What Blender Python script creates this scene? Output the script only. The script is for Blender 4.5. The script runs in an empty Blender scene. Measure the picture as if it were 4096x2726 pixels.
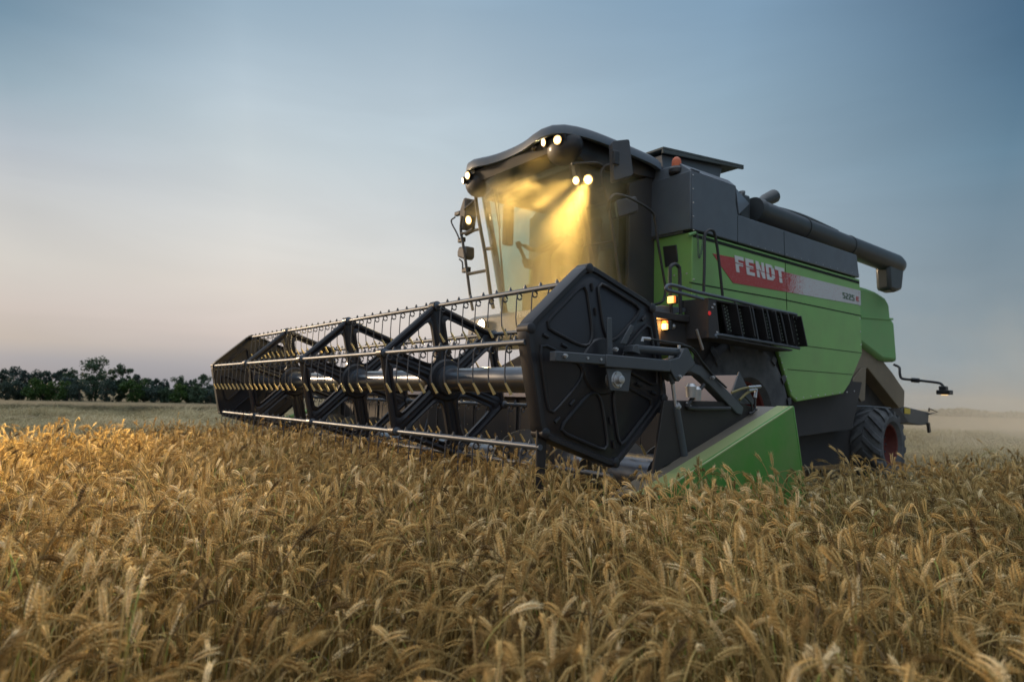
import bpy, bmesh, math, random
from mathutils import Vector, Matrix, noise
import numpy as np
R = random.Random(7)
scene = bpy.context.scene
PI = math.pi
# ------------------------------------------------------------------ camera
CAM_R = Vector((0.6094, 0.7925, 0.0257)).normalized()
F_PX, CX, CY, EYE = 2776.0, 2048.0, 1363.0, 1.05
_yaw, _pitch, _roll = -0.91538, 0.08200, 0.02574
_fw = Vector((math.sin(_yaw)*math.cos(_pitch), math.cos(_yaw)*math.cos(_pitch), math.sin(_pitch)))
_rt = Vector((math.cos(_yaw), -math.sin(_yaw), 0)); _up = _rt.cross(_fw)
VR = _rt*math.cos(_roll)+_up*math.sin(_roll)
VU = -_rt*math.sin(_roll)+_up*math.cos(_roll)
cam_d = bpy.data.cameras.new('camera'); cam = bpy.data.objects.new('camera', cam_d)
scene.collection.objects.link(cam); scene.camera = cam
cam.matrix_world = Matrix(((VR.x, VU.x, -_fw.x, 0), (VR.y, VU.y, -_fw.y, 0), (VR.z, VU.z, -_fw.z, EYE), (0, 0, 0, 1)))
cam_d.sensor_width = 36; cam_d.lens = 36*F_PX/4096; cam_d.clip_end = 3000; cam_d.clip_start = .05
cam_d.dof.use_dof = True; cam_d.dof.focus_distance = 4.0; cam_d.dof.aperture_fstop = 3.0

def ray(x, y): return _fw + VR*((x-CX)/F_PX) - VU*((y-CY)/F_PX)
def at(x, y, X=None, Y=None, Z=None):
    """world point seen at a photograph pixel on a plane of known real position"""
    d = ray(x, y)
    t = X/d.x if X is not None else (Y/d.y if Y is not None else (Z-EYE)/d.z)
    return Vector((0, 0, EYE))+d*t

# ------------------------------------------------------------------ world
def lin(c): return tuple((v/255/12.92 if v/255 <= .04045 else ((v/255+.055)/1.055)**2.4) for v in c)+(1,)
world = bpy.data.worlds.new('World'); scene.world = world; world.use_nodes = True
wn = world.node_tree; wn.nodes.clear(); L = wn.links.new
SUN_AZ = math.radians(250)      # compass-like angle used by both the sun lamp and the sky
SUN_EL = math.radians(9)
wo = wn.nodes.new('ShaderNodeOutputWorld')
tc = wn.nodes.new('ShaderNodeTexCoord'); sp = wn.nodes.new('ShaderNodeSeparateXYZ'); L(tc.outputs['Generated'], sp.inputs[0])
def ramp(stops):
    n = wn.nodes.new('ShaderNodeValToRGB'); n.color_ramp.interpolation = 'LINEAR'
    e = n.color_ramp.elements
    while len(e) < len(stops): e.new(.5)
    for i, (p, c) in enumerate(stops): e[i].position = p; e[i].color = lin(c) if max(c) > 3 else tuple(c)+(1,)
    L(zz.outputs[0], n.inputs[0]); return n
cl = wn.nodes.new('ShaderNodeTexNoise'); cl.inputs['Scale'].default_value = 1.6; cl.inputs['Detail'].default_value = 5
mp = wn.nodes.new('ShaderNodeMapping'); mp.inputs['Scale'].default_value = (1, 1, 5.5); L(tc.outputs['Generated'], mp.inputs[0]); L(mp.outputs[0], cl.inputs['Vector'])
cs = wn.nodes.new('ShaderNodeMath'); cs.operation = 'MULTIPLY_ADD'; cs.inputs[1].default_value = .022; L(cl.outputs[0], cs.inputs[0])
cs.inputs[2].default_value = -.011
zz = wn.nodes.new('ShaderNodeMath'); zz.operation = 'ADD'; L(sp.outputs[2], zz.inputs[0]); L(cs.outputs[0], zz.inputs[1])
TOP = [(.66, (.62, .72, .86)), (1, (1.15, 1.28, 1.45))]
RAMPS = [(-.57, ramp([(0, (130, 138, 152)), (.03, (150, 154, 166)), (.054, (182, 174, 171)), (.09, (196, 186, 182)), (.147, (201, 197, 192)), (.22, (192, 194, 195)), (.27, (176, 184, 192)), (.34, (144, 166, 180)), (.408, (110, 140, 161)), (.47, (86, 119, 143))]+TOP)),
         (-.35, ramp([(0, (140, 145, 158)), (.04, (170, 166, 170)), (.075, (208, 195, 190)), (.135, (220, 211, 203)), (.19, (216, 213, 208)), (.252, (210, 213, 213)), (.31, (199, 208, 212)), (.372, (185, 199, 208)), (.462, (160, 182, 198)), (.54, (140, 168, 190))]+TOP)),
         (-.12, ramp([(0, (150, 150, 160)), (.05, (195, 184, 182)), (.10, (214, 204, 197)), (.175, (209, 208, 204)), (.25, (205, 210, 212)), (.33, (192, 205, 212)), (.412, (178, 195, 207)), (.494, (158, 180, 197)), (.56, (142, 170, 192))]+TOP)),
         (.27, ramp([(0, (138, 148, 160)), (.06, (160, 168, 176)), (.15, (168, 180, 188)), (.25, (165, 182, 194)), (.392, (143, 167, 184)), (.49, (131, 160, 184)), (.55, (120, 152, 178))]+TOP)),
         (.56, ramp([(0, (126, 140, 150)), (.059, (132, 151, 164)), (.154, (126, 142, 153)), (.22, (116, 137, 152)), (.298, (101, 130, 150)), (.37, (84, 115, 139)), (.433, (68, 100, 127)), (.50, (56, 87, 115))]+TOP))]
dv = wn.nodes.new('ShaderNodeVectorMath'); dv.operation = 'DOT_PRODUCT'; dv.inputs[1].default_value = (.61, .792, 0); L(tc.outputs['Generated'], dv.inputs[0])
def mrange(src, a, b, interp='SMOOTHSTEP'):
    m = wn.nodes.new('ShaderNodeMapRange'); m.interpolation_type = interp
    m.inputs[1].default_value = a; m.inputs[2].default_value = b; L(src, m.inputs[0]); return m
def mixc(f, a, b):
    m = wn.nodes.new('ShaderNodeMix'); m.data_type = 'RGBA'; L(f, m.inputs[0]); L(a, m.inputs[6]); L(b, m.inputs[7]); return m.outputs[2]
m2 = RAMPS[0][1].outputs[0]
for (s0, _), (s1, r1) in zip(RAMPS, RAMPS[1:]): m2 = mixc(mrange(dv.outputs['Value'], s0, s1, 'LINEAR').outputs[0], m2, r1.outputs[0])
# small broken cloud wisps
c2 = wn.nodes.new('ShaderNodeTexNoise'); c2.inputs['Scale'].default_value = 2.4; c2.inputs['Detail'].default_value = 7; c2.inputs['Distortion'].default_value = .5
mp2 = wn.nodes.new('ShaderNodeMapping'); mp2.inputs['Scale'].default_value = (1, 1, 4); mp2.inputs['Location'].default_value = (3, 1, 2); L(tc.outputs['Generated'], mp2.inputs[0]); L(mp2.outputs[0], c2.inputs['Vector'])
cm = mrange(c2.outputs[0], .3, .75); cm.inputs[3].default_value = .95; cm.inputs[4].default_value = 1.05
mm = wn.nodes.new('ShaderNodeVectorMath'); mm.operation = 'SCALE'; L(m2, mm.inputs[0]); L(cm.outputs[0], mm.inputs['Scale'])
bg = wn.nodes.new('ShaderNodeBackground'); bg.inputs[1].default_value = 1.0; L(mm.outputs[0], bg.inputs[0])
sky = wn.nodes.new('ShaderNodeTexSky'); sky.sky_type = 'NISHITA'; sky.sun_disc = False
sky.sun_elevation = SUN_EL; sky.sun_rotation = SUN_AZ
bs = wn.nodes.new('ShaderNodeBackground'); bs.inputs[1].default_value = .006; L(sky.outputs[0], bs.inputs[0])
ad = wn.nodes.new('ShaderNodeAddShader'); L(bg.outputs[0], ad.inputs[0]); L(bs.outputs[0], ad.inputs[1]); L(ad.outputs[0], wo.inputs[0])
sun_d = bpy.data.lights.new('sun', 'SUN'); sun_d.energy = 2.4; sun_d.angle = math.radians(7); sun_d.color = (1, .72, .45)
sun = bpy.data.objects.new('sun', sun_d); scene.collection.objects.link(sun)
_sd = Vector((math.sin(SUN_AZ)*math.cos(SUN_EL), math.cos(SUN_AZ)*math.cos(SUN_EL), math.sin(SUN_EL)+.06))
sun.rotation_euler = _sd.to_track_quat('Z', 'Y').to_euler()
scene.view_settings.view_transform = 'Standard'; scene.view_settings.look = 'None'
scene.view_settings.exposure = 0; scene.view_settings.gamma = 1
scene.cycles.use_denoising = True
scene.cycles.volume_step_rate = 2; scene.cycles.volume_bounces = 1; scene.cycles.volume_max_steps = 96
scene.cycles.max_bounces = 6; scene.cycles.transparent_max_bounces = 12
scene.cycles.sample_clamp_indirect = 4

# ------------------------------------------------------------------ materials
def node_mat(name):
    m = bpy.data.materials.new(name); m.use_nodes = True
    return m, m.node_tree, m.node_tree.nodes['Principled BSDF']
def mat(name, col, rough=.5, metal=0, var=.15, scale=9, dust=0, coat=0, bump=0, spec=.5, dustcol=(.30, .24, .16)):
    m, t, b = node_mat(name); N = t.nodes.new; l = t.links.new
    co = N('ShaderNodeTexCoord'); no = N('ShaderNodeTexNoise'); no.inputs['Scale'].default_value = scale; no.inputs['Detail'].default_value = 6
    l(co.outputs['Object'], no.inputs['Vector'])
    mx = N('ShaderNodeMix'); mx.data_type = 'RGBA'; l(no.outputs[0], mx.inputs[0])
    mx.inputs[6].default_value = tuple(c*(1-var) for c in col)+(1,); mx.inputs[7].default_value = tuple(min(1, c*(1+var)) for c in col)+(1,)
    out = mx.outputs[2]
    if dust:
        n2 = N('ShaderNodeTexNoise'); n2.inputs['Scale'].default_value = 2.3; n2.inputs['Detail'].default_value = 9; n2.inputs['Roughness'].default_value = .65
        l(co.outputs['Object'], n2.inputs['Vector'])
        r2 = N('ShaderNodeMapRange'); r2.inputs[1].default_value = .35; r2.inputs[2].default_value = .75; r2.inputs[4].default_value = dust; l(n2.outputs[0], r2.inputs[0])
        md = N('ShaderNodeMix'); md.data_type = 'RGBA'; l(r2.outputs[0], md.inputs[0]); l(out, md.inputs[6]); md.inputs[7].default_value = dustcol+(1,)
        out = md.outputs[2]
        rr_ = N('ShaderNodeMapRange'); rr_.inputs[3].default_value = rough; rr_.inputs[4].default_value = min(1, rough+.35); l(n2.outputs[0], rr_.inputs[0]); l(rr_.outputs[0], b.inputs['Roughness'])
    else: b.inputs['Roughness'].default_value = rough
    l(out, b.inputs['Base Color']); b.inputs['Metallic'].default_value = metal
    b.inputs['Coat Weight'].default_value = coat; b.inputs['Coat Roughness'].default_value = .15; b.inputs['Specular IOR Level'].default_value = spec
    if bump:
        bp = N('ShaderNodeBump'); bp.inputs['Strength'].default_value = bump; bp.inputs['Distance'].default_value = .01; l(no.outputs[0], bp.inputs['Height']); l(bp.outputs[0], b.inputs['Normal'])
    return m
def emit(name, col, s, base=(.8, .7, .5)):
    m, t, b = node_mat(name); b.inputs['Emission Color'].default_value = col+(1,); b.inputs['Emission Strength'].default_value = s
    N = t.nodes.new; w = N('ShaderNodeTexNoise'); w.inputs['Scale'].default_value = 40
    mx = N('ShaderNodeMix'); mx.data_type = 'RGBA'; t.links.new(w.outputs[0], mx.inputs[0]); mx.inputs[6].default_value = base+(1,); mx.inputs[7].default_value = tuple(c*.8 for c in base)+(1,)
    t.links.new(mx.outputs[2], b.inputs['Base Color']); return m
M = {}
M['green'] = mat('green_paint', (.185, .42, .10), .32, var=.12, scale=3, dust=.42, coat=.25, dustcol=(.22, .26, .13))
M['green_bright'] = mat('green_divider_paint', (.045, .26, .025), .36, var=.15, scale=3, dust=.40, coat=.3)
M['green_pale'] = mat('dusty_green_plastic', (.17, .40, .14), .5, var=.1, scale=2, dust=.5, dustcol=(.26, .33, .18))
M['grey'] = mat('dark_grey_sheet', (.088, .108, .135), .36, var=.2, scale=5, dust=.22, coat=.25, dustcol=(.12, .12, .12))
M['grey_front'] = mat('charcoal_sheet', (.034, .033, .036), .55, var=.2, scale=4, dust=.3, dustcol=(.10, .09, .08))
M['roof'] = mat('roof_plastic', (.10, .125, .155), .30, var=.1, scale=4, dust=.2, coat=.15, dustcol=(.16, .16, .16))
M['black'] = mat('black_paint', (.014, .014, .018), .38, var=.25, scale=10, dust=.3, coat=.3, dustcol=(.05, .045, .04))
M['reel'] = mat('black_pressed_steel', (.011, .011, .016), .38, var=.3, scale=14, dust=.2, coat=.25, dustcol=(.035, .033, .035), bump=.15)
M['tube_steel'] = mat('grey_painted_tube', (.11, .13, .16), .28, metal=.55, var=.2, scale=16, dust=.25, dustcol=(.16, .14, .12))
M['brown_black'] = mat('brown_black_sheet', (.022, .019, .019), .45, var=.25, scale=5, dust=.3, dustcol=(.06, .05, .04))
M['axle'] = mat('glossy_dark_tube', (.10, .11, .13), .16, metal=.7, var=.15, scale=3, dust=.12, coat=.8, dustcol=(.12, .10, .09))
M['arm'] = mat('slate_painted_steel', (.055, .065, .078), .38, var=.15, scale=9, dust=.2, coat=.2, dustcol=(.10, .10, .10))
M['rubber'] = mat('tyre_rubber', (.04, .043, .05), .85, var=.3, scale=12, dust=.85, dustcol=(.16, .165, .17), bump=.3)
M['rim'] = mat('red_rim_paint', (.12, .014, .014), .55, var=.3, scale=6, dust=.6, dustcol=(.12, .06, .04))
M['steel'] = mat('bright_zinc', (.55, .56, .58), .3, metal=.9, var=.2, scale=20, dust=.2)
M['wire'] = mat('tine_wire', (.10, .10, .11), .4, metal=.4, var=.2, scale=30)
M['tine_tip'] = mat('lamplit_tine_tip', (.62, .48, .22), .45, metal=.2, var=.2, scale=30)  # yellow lamplight on the tips put into the base colour
M['tan'] = mat('dusty_chute_sheet', (.20, .165, .12), .75, var=.2, scale=3, dust=.6, dustcol=(.27, .22, .155))
M['pinkgrey'] = mat('sky_tinted_beam', (.20, .165, .165), .45, var=.15, scale=5, dust=.4, dustcol=(.25, .19, .15))  # pinkish grey carries the sky's reflection in the base colour
M['white'] = mat('white_decal', (.62, .63, .64), .4, var=.05, scale=8, dust=.1)
M['redline'] = mat('red_decal', (.42, .035, .03), .4, var=.08, scale=8)
M['darkgreen'] = mat('dark_green_decal', (.05, .12, .06), .4, var=.08)
M['panelgap'] = mat('panel_gap', (.008, .014, .008), .9, var=.1)
M['mirror_back'] = mat('mirror_housing', (.075, .078, .09), .42, var=.15, dust=.2, dustcol=(.10, .095, .09))
M['mirror_glass'] = mat('mirror_glass', (.8, .8, .8), .05, metal=1, var=.02)
M['interior'] = mat('cab_interior', (.045, .04, .035), .7, var=.25, scale=7, bump=.1)
M['seat'] = mat('seat_fabric', (.06, .055, .05), .9, var=.25, scale=30, bump=.3)
M['lamp_on'] = emit('lit_lamp', (1, .80, .48), 26)
M['lamp_mid'] = emit('lit_side_lamp', (1, .50, .12), 2.4)
M['lamp_amber'] = emit('amber_lens', (1, .22, .03), 1.1, (.9, .25, .03))
M['lamp_red'] = emit('red_marker', (1, .03, .03), .25, (.7, .02, .02))
M['beacon'] = emit('beacon_dome', (1, .22, .05), .05, (.50, .12, .05))
M['lamp_rim'] = emit('lamp_halo_ring', (1, .58, .16), 2.2)  # outer lens ring glows yellow to imitate the lamp's halo
M['lamp_dim'] = emit('dim_marker_lens', (1, .62, .25), 1.2)
M['lens_off'] = mat('unlit_lens', (.25, .24, .22), .1, metal=.3, var=.1, coat=1)
M['hose'] = mat('hydraulic_hose', (.02, .02, .02), .5, var=.2)
M['hose_tan'] = mat('tan_hose', (.22, .18, .07), .6, var=.2)
M['leaf_yellow'] = mat('yellow_plate', (.55, .42, .05), .5)
def glass_mat():
    m, t, b = node_mat('cab_glass'); t.nodes.remove(b); N = t.nodes.new; l = t.links.new
    o = t.nodes['Material Output']; tr = N('ShaderNodeBsdfTransparent'); tr.inputs[0].default_value = (.80, .90, .86, 1)
    g = N('ShaderNodeBsdfGlossy'); g.inputs['Roughness'].default_value = .04; lw_ = N('ShaderNodeLayerWeight'); lw_.inputs[0].default_value = .5; pw_ = N('ShaderNodeMath'); pw_.operation = 'POWER'; pw_.inputs[1].default_value = 4; l(lw_.outputs['Facing'], pw_.inputs[0]); fr = N('ShaderNodeMath'); fr.operation = 'MULTIPLY_ADD'; fr.inputs[1].default_value = .35; fr.inputs[2].default_value = .02; l(pw_.outputs[0], fr.inputs[0])
    no = N('ShaderNodeTexNoise'); no.inputs['Scale'].default_value = 5; df = N('ShaderNodeBsdfDiffuse'); df.inputs[0].default_value = (.32, .27, .18, 1)
    mr = N('ShaderNodeMapRange'); mr.inputs[1].default_value = .3; mr.inputs[2].default_value = .8; mr.inputs[4].default_value = .05; l(no.outputs[0], mr.inputs[0])
    a = N('ShaderNodeMixShader'); l(fr.outputs[0], a.inputs[0]); l(tr.outputs[0], a.inputs[1]); l(g.outputs[0], a.inputs[2])
    c = N('ShaderNodeMixShader'); l(mr.outputs[0], c.inputs[0]); l(a.outputs[0], c.inputs[1]); l(df.outputs[0], c.inputs[2]); l(c.outputs[0], o.inputs[0])
    return m
M['glass'] = glass_mat()
def stripe_mat(y0, y1):
    """printed decal: red that breaks up into white through a halftone screen along the machine"""
    m, t, b = node_mat('stripe_decal'); N = t.nodes.new; l = t.links.new
    co = N('ShaderNodeTexCoord'); s = N('ShaderNodeSeparateXYZ'); l(co.outputs['Object'], s.inputs[0])
    r = N('ShaderNodeMapRange'); r.inputs[1].default_value = y0; r.inputs[2].default_value = y1; l(s.outputs[1], r.inputs[0])
    v = N('ShaderNodeTexVoronoi'); v.inputs['Scale'].default_value = 60; l(co.outputs['Object'], v.inputs['Vector'])
    ad_ = N('ShaderNodeMath'); ad_.operation = 'SUBTRACT'; l(r.outputs[0], ad_.inputs[0]); l(v.outputs['Distance'], ad_.inputs[1])
    r2 = N('ShaderNodeMapRange'); r2.inputs[1].default_value = -.35; r2.inputs[2].default_value = .35; l(ad_.outputs[0], r2.inputs[0])
    mx = N('ShaderNodeMix'); mx.data_type = 'RGBA'; l(r2.outputs[0], mx.inputs[0]); mx.inputs[6].default_value = (.40, .035, .03, 1); mx.inputs[7].default_value = (.52, .53, .55, 1)
    l(mx.outputs[2], b.inputs['Base Color']); b.inputs['Roughness'].default_value = .4; return m

# ------------------------------------------------------------------ mesh helpers
C = scene.collection
class MB:
    def __init__(s): s.v = []; s.f = []; s.mi = []
    def add(s, vs, fs, mi=0):
        b = len(s.v); s.v += [tuple(v) for v in vs]; s.f += [tuple(b+i for i in f) for f in fs]; s.mi += [mi]*len(fs); return s
    def box(s, lo, hi, mi=0):
        (a, b, c), (d, e, f) = lo, hi
        return s.add([(a, b, c), (d, b, c), (d, e, c), (a, e, c), (a, b, f), (d, b, f), (d, e, f), (a, e, f)],
                     [(0, 3, 2, 1), (4, 5, 6, 7), (0, 1, 5, 4), (1, 2, 6, 5), (2, 3, 7, 6), (3, 0, 4, 7)], mi)
    def prism(s, poly, ext, mi=0):
        """closed prism of a planar 3D polygon pushed along ext"""
        n = len(poly); e = Vector(ext); P = [Vector(p) for p in poly]
        nrm = sum(((P[i]-P[0]).cross(P[(i+1) % n]-P[0]) for i in range(n)), Vector())
        if nrm.dot(e) > 0: P.reverse()
        return s.add(P+[p+e for p in P], [tuple(range(n)), tuple(range(2*n-1, n-1, -1))]+[((i+1) % n, i, n+i, n+(i+1) % n) for i in range(n)], mi)
    def tube(s, pts, r, seg=10, cap=True, mi=0, closed=False):
        P = [Vector(p) for p in pts]; n = len(P); rs = r if isinstance(r, (list, tuple)) else [r]*n
        up = None; base = len(s.v)
        for i, p in enumerate(P):
            if closed: t = (P[(i+1) % n]-P[i-1])
            else: t = (P[min(i+1, n-1)]-P[max(i-1, 0)])
            t.normalize()
            if up is None:
                up = Vector((0, 0, 1)) if abs(t.z) < .9 else Vector((0, 1, 0))
            up = (up-t*up.dot(t)).normalized(); w = t.cross(up)
            for k in range(seg):
                a = 2*PI*k/seg; s.v.append(tuple(p+(up*math.cos(a)+w*math.sin(a))*rs[i]))
        for i in range(n if closed else n-1):
            j = (i+1) % n
            for k in range(seg):
                k2 = (k+1) % seg; s.f.append((base+i*seg+k, base+i*seg+k2, base+j*seg+k2, base+j*seg+k)); s.mi.append(mi)
        if cap and not closed:
            s.f.append(tuple(base+k for k in range(seg-1, -1, -1))); s.f.append(tuple(base+(n-1)*seg+k for k in range(seg))); s.mi += [mi, mi]
        return s
    def lathe(s, prof, c, axis='X', seg=32, mi=0):
        """prof = [(along, radius)] turned round an axis through c"""
        c = Vector(c); ax = {'X': Vector((1, 0, 0)), 'Y': Vector((0, 1, 0)), 'Z': Vector((0, 0, 1))}.get(axis, axis) if isinstance(axis, str) else Vector(axis).normalized()
        u = ax.orthogonal().normalized(); w = ax.cross(u); base = len(s.v)
        for a, r in prof:
            for k in range(seg):
                th = 2*PI*k/seg; s.v.append(tuple(c+ax*a+(u*math.cos(th)+w*math.sin(th))*max(r, 1e-4)))
        for i in range(len(prof)-1):
            for k in range(seg):
                k2 = (k+1) % seg; s.f.append((base+i*seg+k, base+i*seg+k2, base+(i+1)*seg+k2, base+(i+1)*seg+k)); s.mi.append(mi)
        s.f.append(tuple(base+k for k in range(seg-1, -1, -1))); s.f.append(tuple(base+(len(prof)-1)*seg+k for k in range(seg))); s.mi += [mi, mi]
        return s
    def bar(s, a, b, w, h, up=(0, 0, 1), mi=0):
        a, b = Vector(a), Vector(b); t = (b-a).normalized(); u = Vector(up); u = (u-t*u.dot(t)).normalized(); v = t.cross(u)
        q = [(-.5, -.5), (.5, -.5), (.5, .5), (-.5, .5)]
        return s.prism([a+v*x*w+u*y*h for x, y in q], b-a, mi)
    def islands(s):
        p = list(range(len(s.v)))
        def find(a):
            while p[a] != a: p[a] = p[p[a]]; a = p[a]
            return a
        for f in s.f:
            for q in f[1:]: p[find(q)] = find(f[0])
        g = {}
        for f, mi in zip(s.f, s.mi): g.setdefault(find(f[0]), []).append((f, mi))
        out = []
        for fl in g.values():
            m = MB(); ix = {}
            for f, mi in fl:
                for q in f:
                    if q not in ix: ix[q] = len(m.v); m.v.append(s.v[q])
                m.f.append(tuple(ix[q] for q in f)); m.mi.append(mi)
            out.append(m)
        return out
    def build(s, name, m, parent=None, bevel=0, smooth=35, each=False):
        if each:
            r = [q.build(name, m, parent, bevel, smooth) for q in s.islands()]; return r[0]
        me = bpy.data.meshes.new(name); me.from_pydata(s.v, [], s.f)
        for x in (m if isinstance(m, (list, tuple)) else [m]): me.materials.append(M[x] if isinstance(x, str) else x)
        me.polygons.foreach_set('material_index', s.mi)
        bm = bmesh.new(); bm.from_mesh(me); bmesh.ops.recalc_face_normals(bm, faces=bm.faces[:]); bm.to_mesh(me); bm.free()
        me.update()
        if smooth:
            me.polygons.foreach_set('use_smooth', [True]*len(me.polygons)); me.set_sharp_from_angle(angle=math.radians(smooth))
        o = bpy.data.objects.new(name, me); C.objects.link(o)
        if parent: o.parent = parent; o.matrix_parent_inverse = Matrix.Translation(-wloc(parent))
        if bevel:
            b = o.modifiers.new('bevel', 'BEVEL'); b.width = bevel; b.segments = 2; b.limit_method = 'ANGLE'; b.angle_limit = math.radians(40)
        return o
def wloc(o):
    return Vector(o.get('_w', (0, 0, 0)))
def empty(name, loc):
    o = bpy.data.objects.new(name, None); C.objects.link(o); o.location = loc; o['_w'] = loc; o.empty_display_size = .3; return o
def tag(o, label=None, cat=None, group=None, kind=None):
    if label: o['label'] = label
    if cat: o['category'] = cat
    if group: o['group'] = group
    if kind: o['kind'] = kind
    return o
def arc(c, r, a0, a1, n, u, v):
    return [Vector(c)+(Vector(u)*math.cos(a0+(a1-a0)*i/n)+Vector(v)*math.sin(a0+(a1-a0)*i/n))*r for i in range(n+1)]
def smooth_path(pts, n=5):
    """Catmull-Rom through points"""
    P = [Vector(p) for p in pts]; P = [P[0]*2-P[1]]+P+[P[-1]*2-P[-2]]; out = []
    for i in range(1, len(P)-2):
        for k in range(n):
            t = k/n; a, b, c, d = P[i-1], P[i], P[i+1], P[i+2]
            out.append(.5*((2*b)+(c-a)*t+(2*a-5*b+4*c-d)*t*t+(3*b-a-3*c+d)*t**3))
    out.append(P[-2]); return out
def zp(o, s, q): return (o[0]+q[0]/s, o[1]+q[1]/s)
def r4(x, y, X): return at(2000+x/1.7423, 1050+y/1.7423, X=X)
def r2(x, y, X): return at(2400+x/1.8123, 550+y/1.8123, X=X)
def r5(x, y, X): return at(3000+x/1.742, 1000+y/1.742, X=X)
def rc_(x, y, **k): return at(1750+x/1.96, 450+y/1.96, **k)
M['steel_dull'] = mat('worn_flight_steel', (.16, .155, .15), .4, metal=.5, var=.25, scale=10, dust=.3)
M['divider_tan'] = mat('worn_brown_sheet', (.13, .115, .095), .38, var=.2, scale=5, dust=.5, dustcol=(.20, .155, .085), coat=.2)
M['green_edge'] = mat('lit_green_edge', (.30, .37, .15), .34, var=.15, scale=4, dust=.55, dustcol=(.26, .27, .13), coat=.2)  # lamp reflections put into the colour: paler, yellower than the wedge
M['lid'] = mat('tank_lid_sheet', (.06, .078, .08), .5, var=.15, dust=.2, dustcol=(.1, .1, .1))
M['studs'] = mat('punched_stud', (.20, .25, .22), .4, var=.3, scale=60)
M['auger_black'] = mat('auger_paint', (.030, .037, .042), .36, var=.2, scale=5, dust=.25, coat=.2, dustcol=(.07, .075, .075))
# ================================================================== SETTING
def ground_z(x, y):
    r = math.hypot(x, y)
    z = 0
    if r > 14: t = min(1, (r-14)/150); z = -1.75*(t*t*(3-2*t)*.4+.6*t)
    if x < -7.4 and r < 120:      # uneven mown and lodged strip
        k = min(1, (-7.4-x)/1.5)*max(0, 1-(r-60)/60 if r > 60 else 1)
        z += k*max(-.18, min(.20, (.62*noise.noise(Vector((x*.42, y*.16, 0)))+.30*noise.noise(Vector((x*1.1, y*.45, 3))))*(1 if r < 24 else max(.25, 1-(r-24)/30))-.03))
    return z
m = MB(); radii = [0, .5, 1, 2, 3, 4.5, 6, 7.5]+[9+i*.6 for i in range(36)]+[31+i*2.2 for i in range(30)]+[105, 120, 140, 165, 200, 300, 600, 1400, 2600]
na = 260; vs = [(0, 0, 0)]; fs = []
for r_ in radii[1:]:
    for k in range(na):
        a = 2*PI*k/na; vs.append((r_*math.cos(a), r_*math.sin(a), ground_z(r_*math.cos(a), r_*math.sin(a))))
for k in range(na): fs.append((0, 1+k, 1+(k+1) % na))
for i in range(len(radii)-2):
    for k in range(na): b = 1+i*na; fs.append((b+k, b+na+k, b+na+(k+1) % na, b+(k+1) % na))
m.add(vs, fs)
def ground_mat():
    mt, t, b = node_mat('field_soil_and_stubble'); N = t.nodes.new; l = t.links.new
    co = N('ShaderNodeTexCoord'); n1 = N('ShaderNodeTexNoise'); n1.inputs['Scale'].default_value = .35; n1.inputs['Detail'].default_value = 8; n2 = N('ShaderNodeTexNoise'); n2.inputs['Scale'].default_value = 14; n2.inputs['Detail'].default_value = 8
    mpg = N('ShaderNodeMapping'); mpg.inputs['Scale'].default_value = (1, 3, 1); l(co.outputs['Object'], mpg.inputs[0]); l(mpg.outputs[0], n1.inputs[0]); l(mpg.outputs[0], n2.inputs[0])
    a = N('ShaderNodeMix'); a.data_type = 'RGBA'; l(n1.outputs[0], a.inputs[0]); a.inputs[6].default_value = (.17, .135, .075, 1); a.inputs[7].default_value = (.33, .27, .165, 1)
    c = N('ShaderNodeMix'); c.data_type = 'RGBA'; c.blend_type = 'MULTIPLY'; c.inputs[0].default_value = .8; l(a.outputs[2], c.inputs[6]); r_ = N('ShaderNodeValToRGB'); l(n2.outputs[0], r_.inputs[0]); r_.color_ramp.elements[0].color = (.35, .33, .3, 1); r_.color_ramp.elements[0].position = .3; r_.color_ramp.elements[1].position = .65
    l(r_.outputs[0], c.inputs[7]); l(c.outputs[2], b.inputs['Base Color']); b.inputs['Roughness'].default_value = .95; b.inputs['Specular IOR Level'].default_value = .1
    bp = N('ShaderNodeBump'); bp.inputs['Strength'].default_value = .7; bp.inputs['Distance'].default_value = .06; l(n2.outputs[0], bp.inputs['Height']); l(bp.outputs[0], b.inputs['Normal']); return mt
tag(m.build('ground', ground_mat(), smooth=80), kind='structure')

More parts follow.
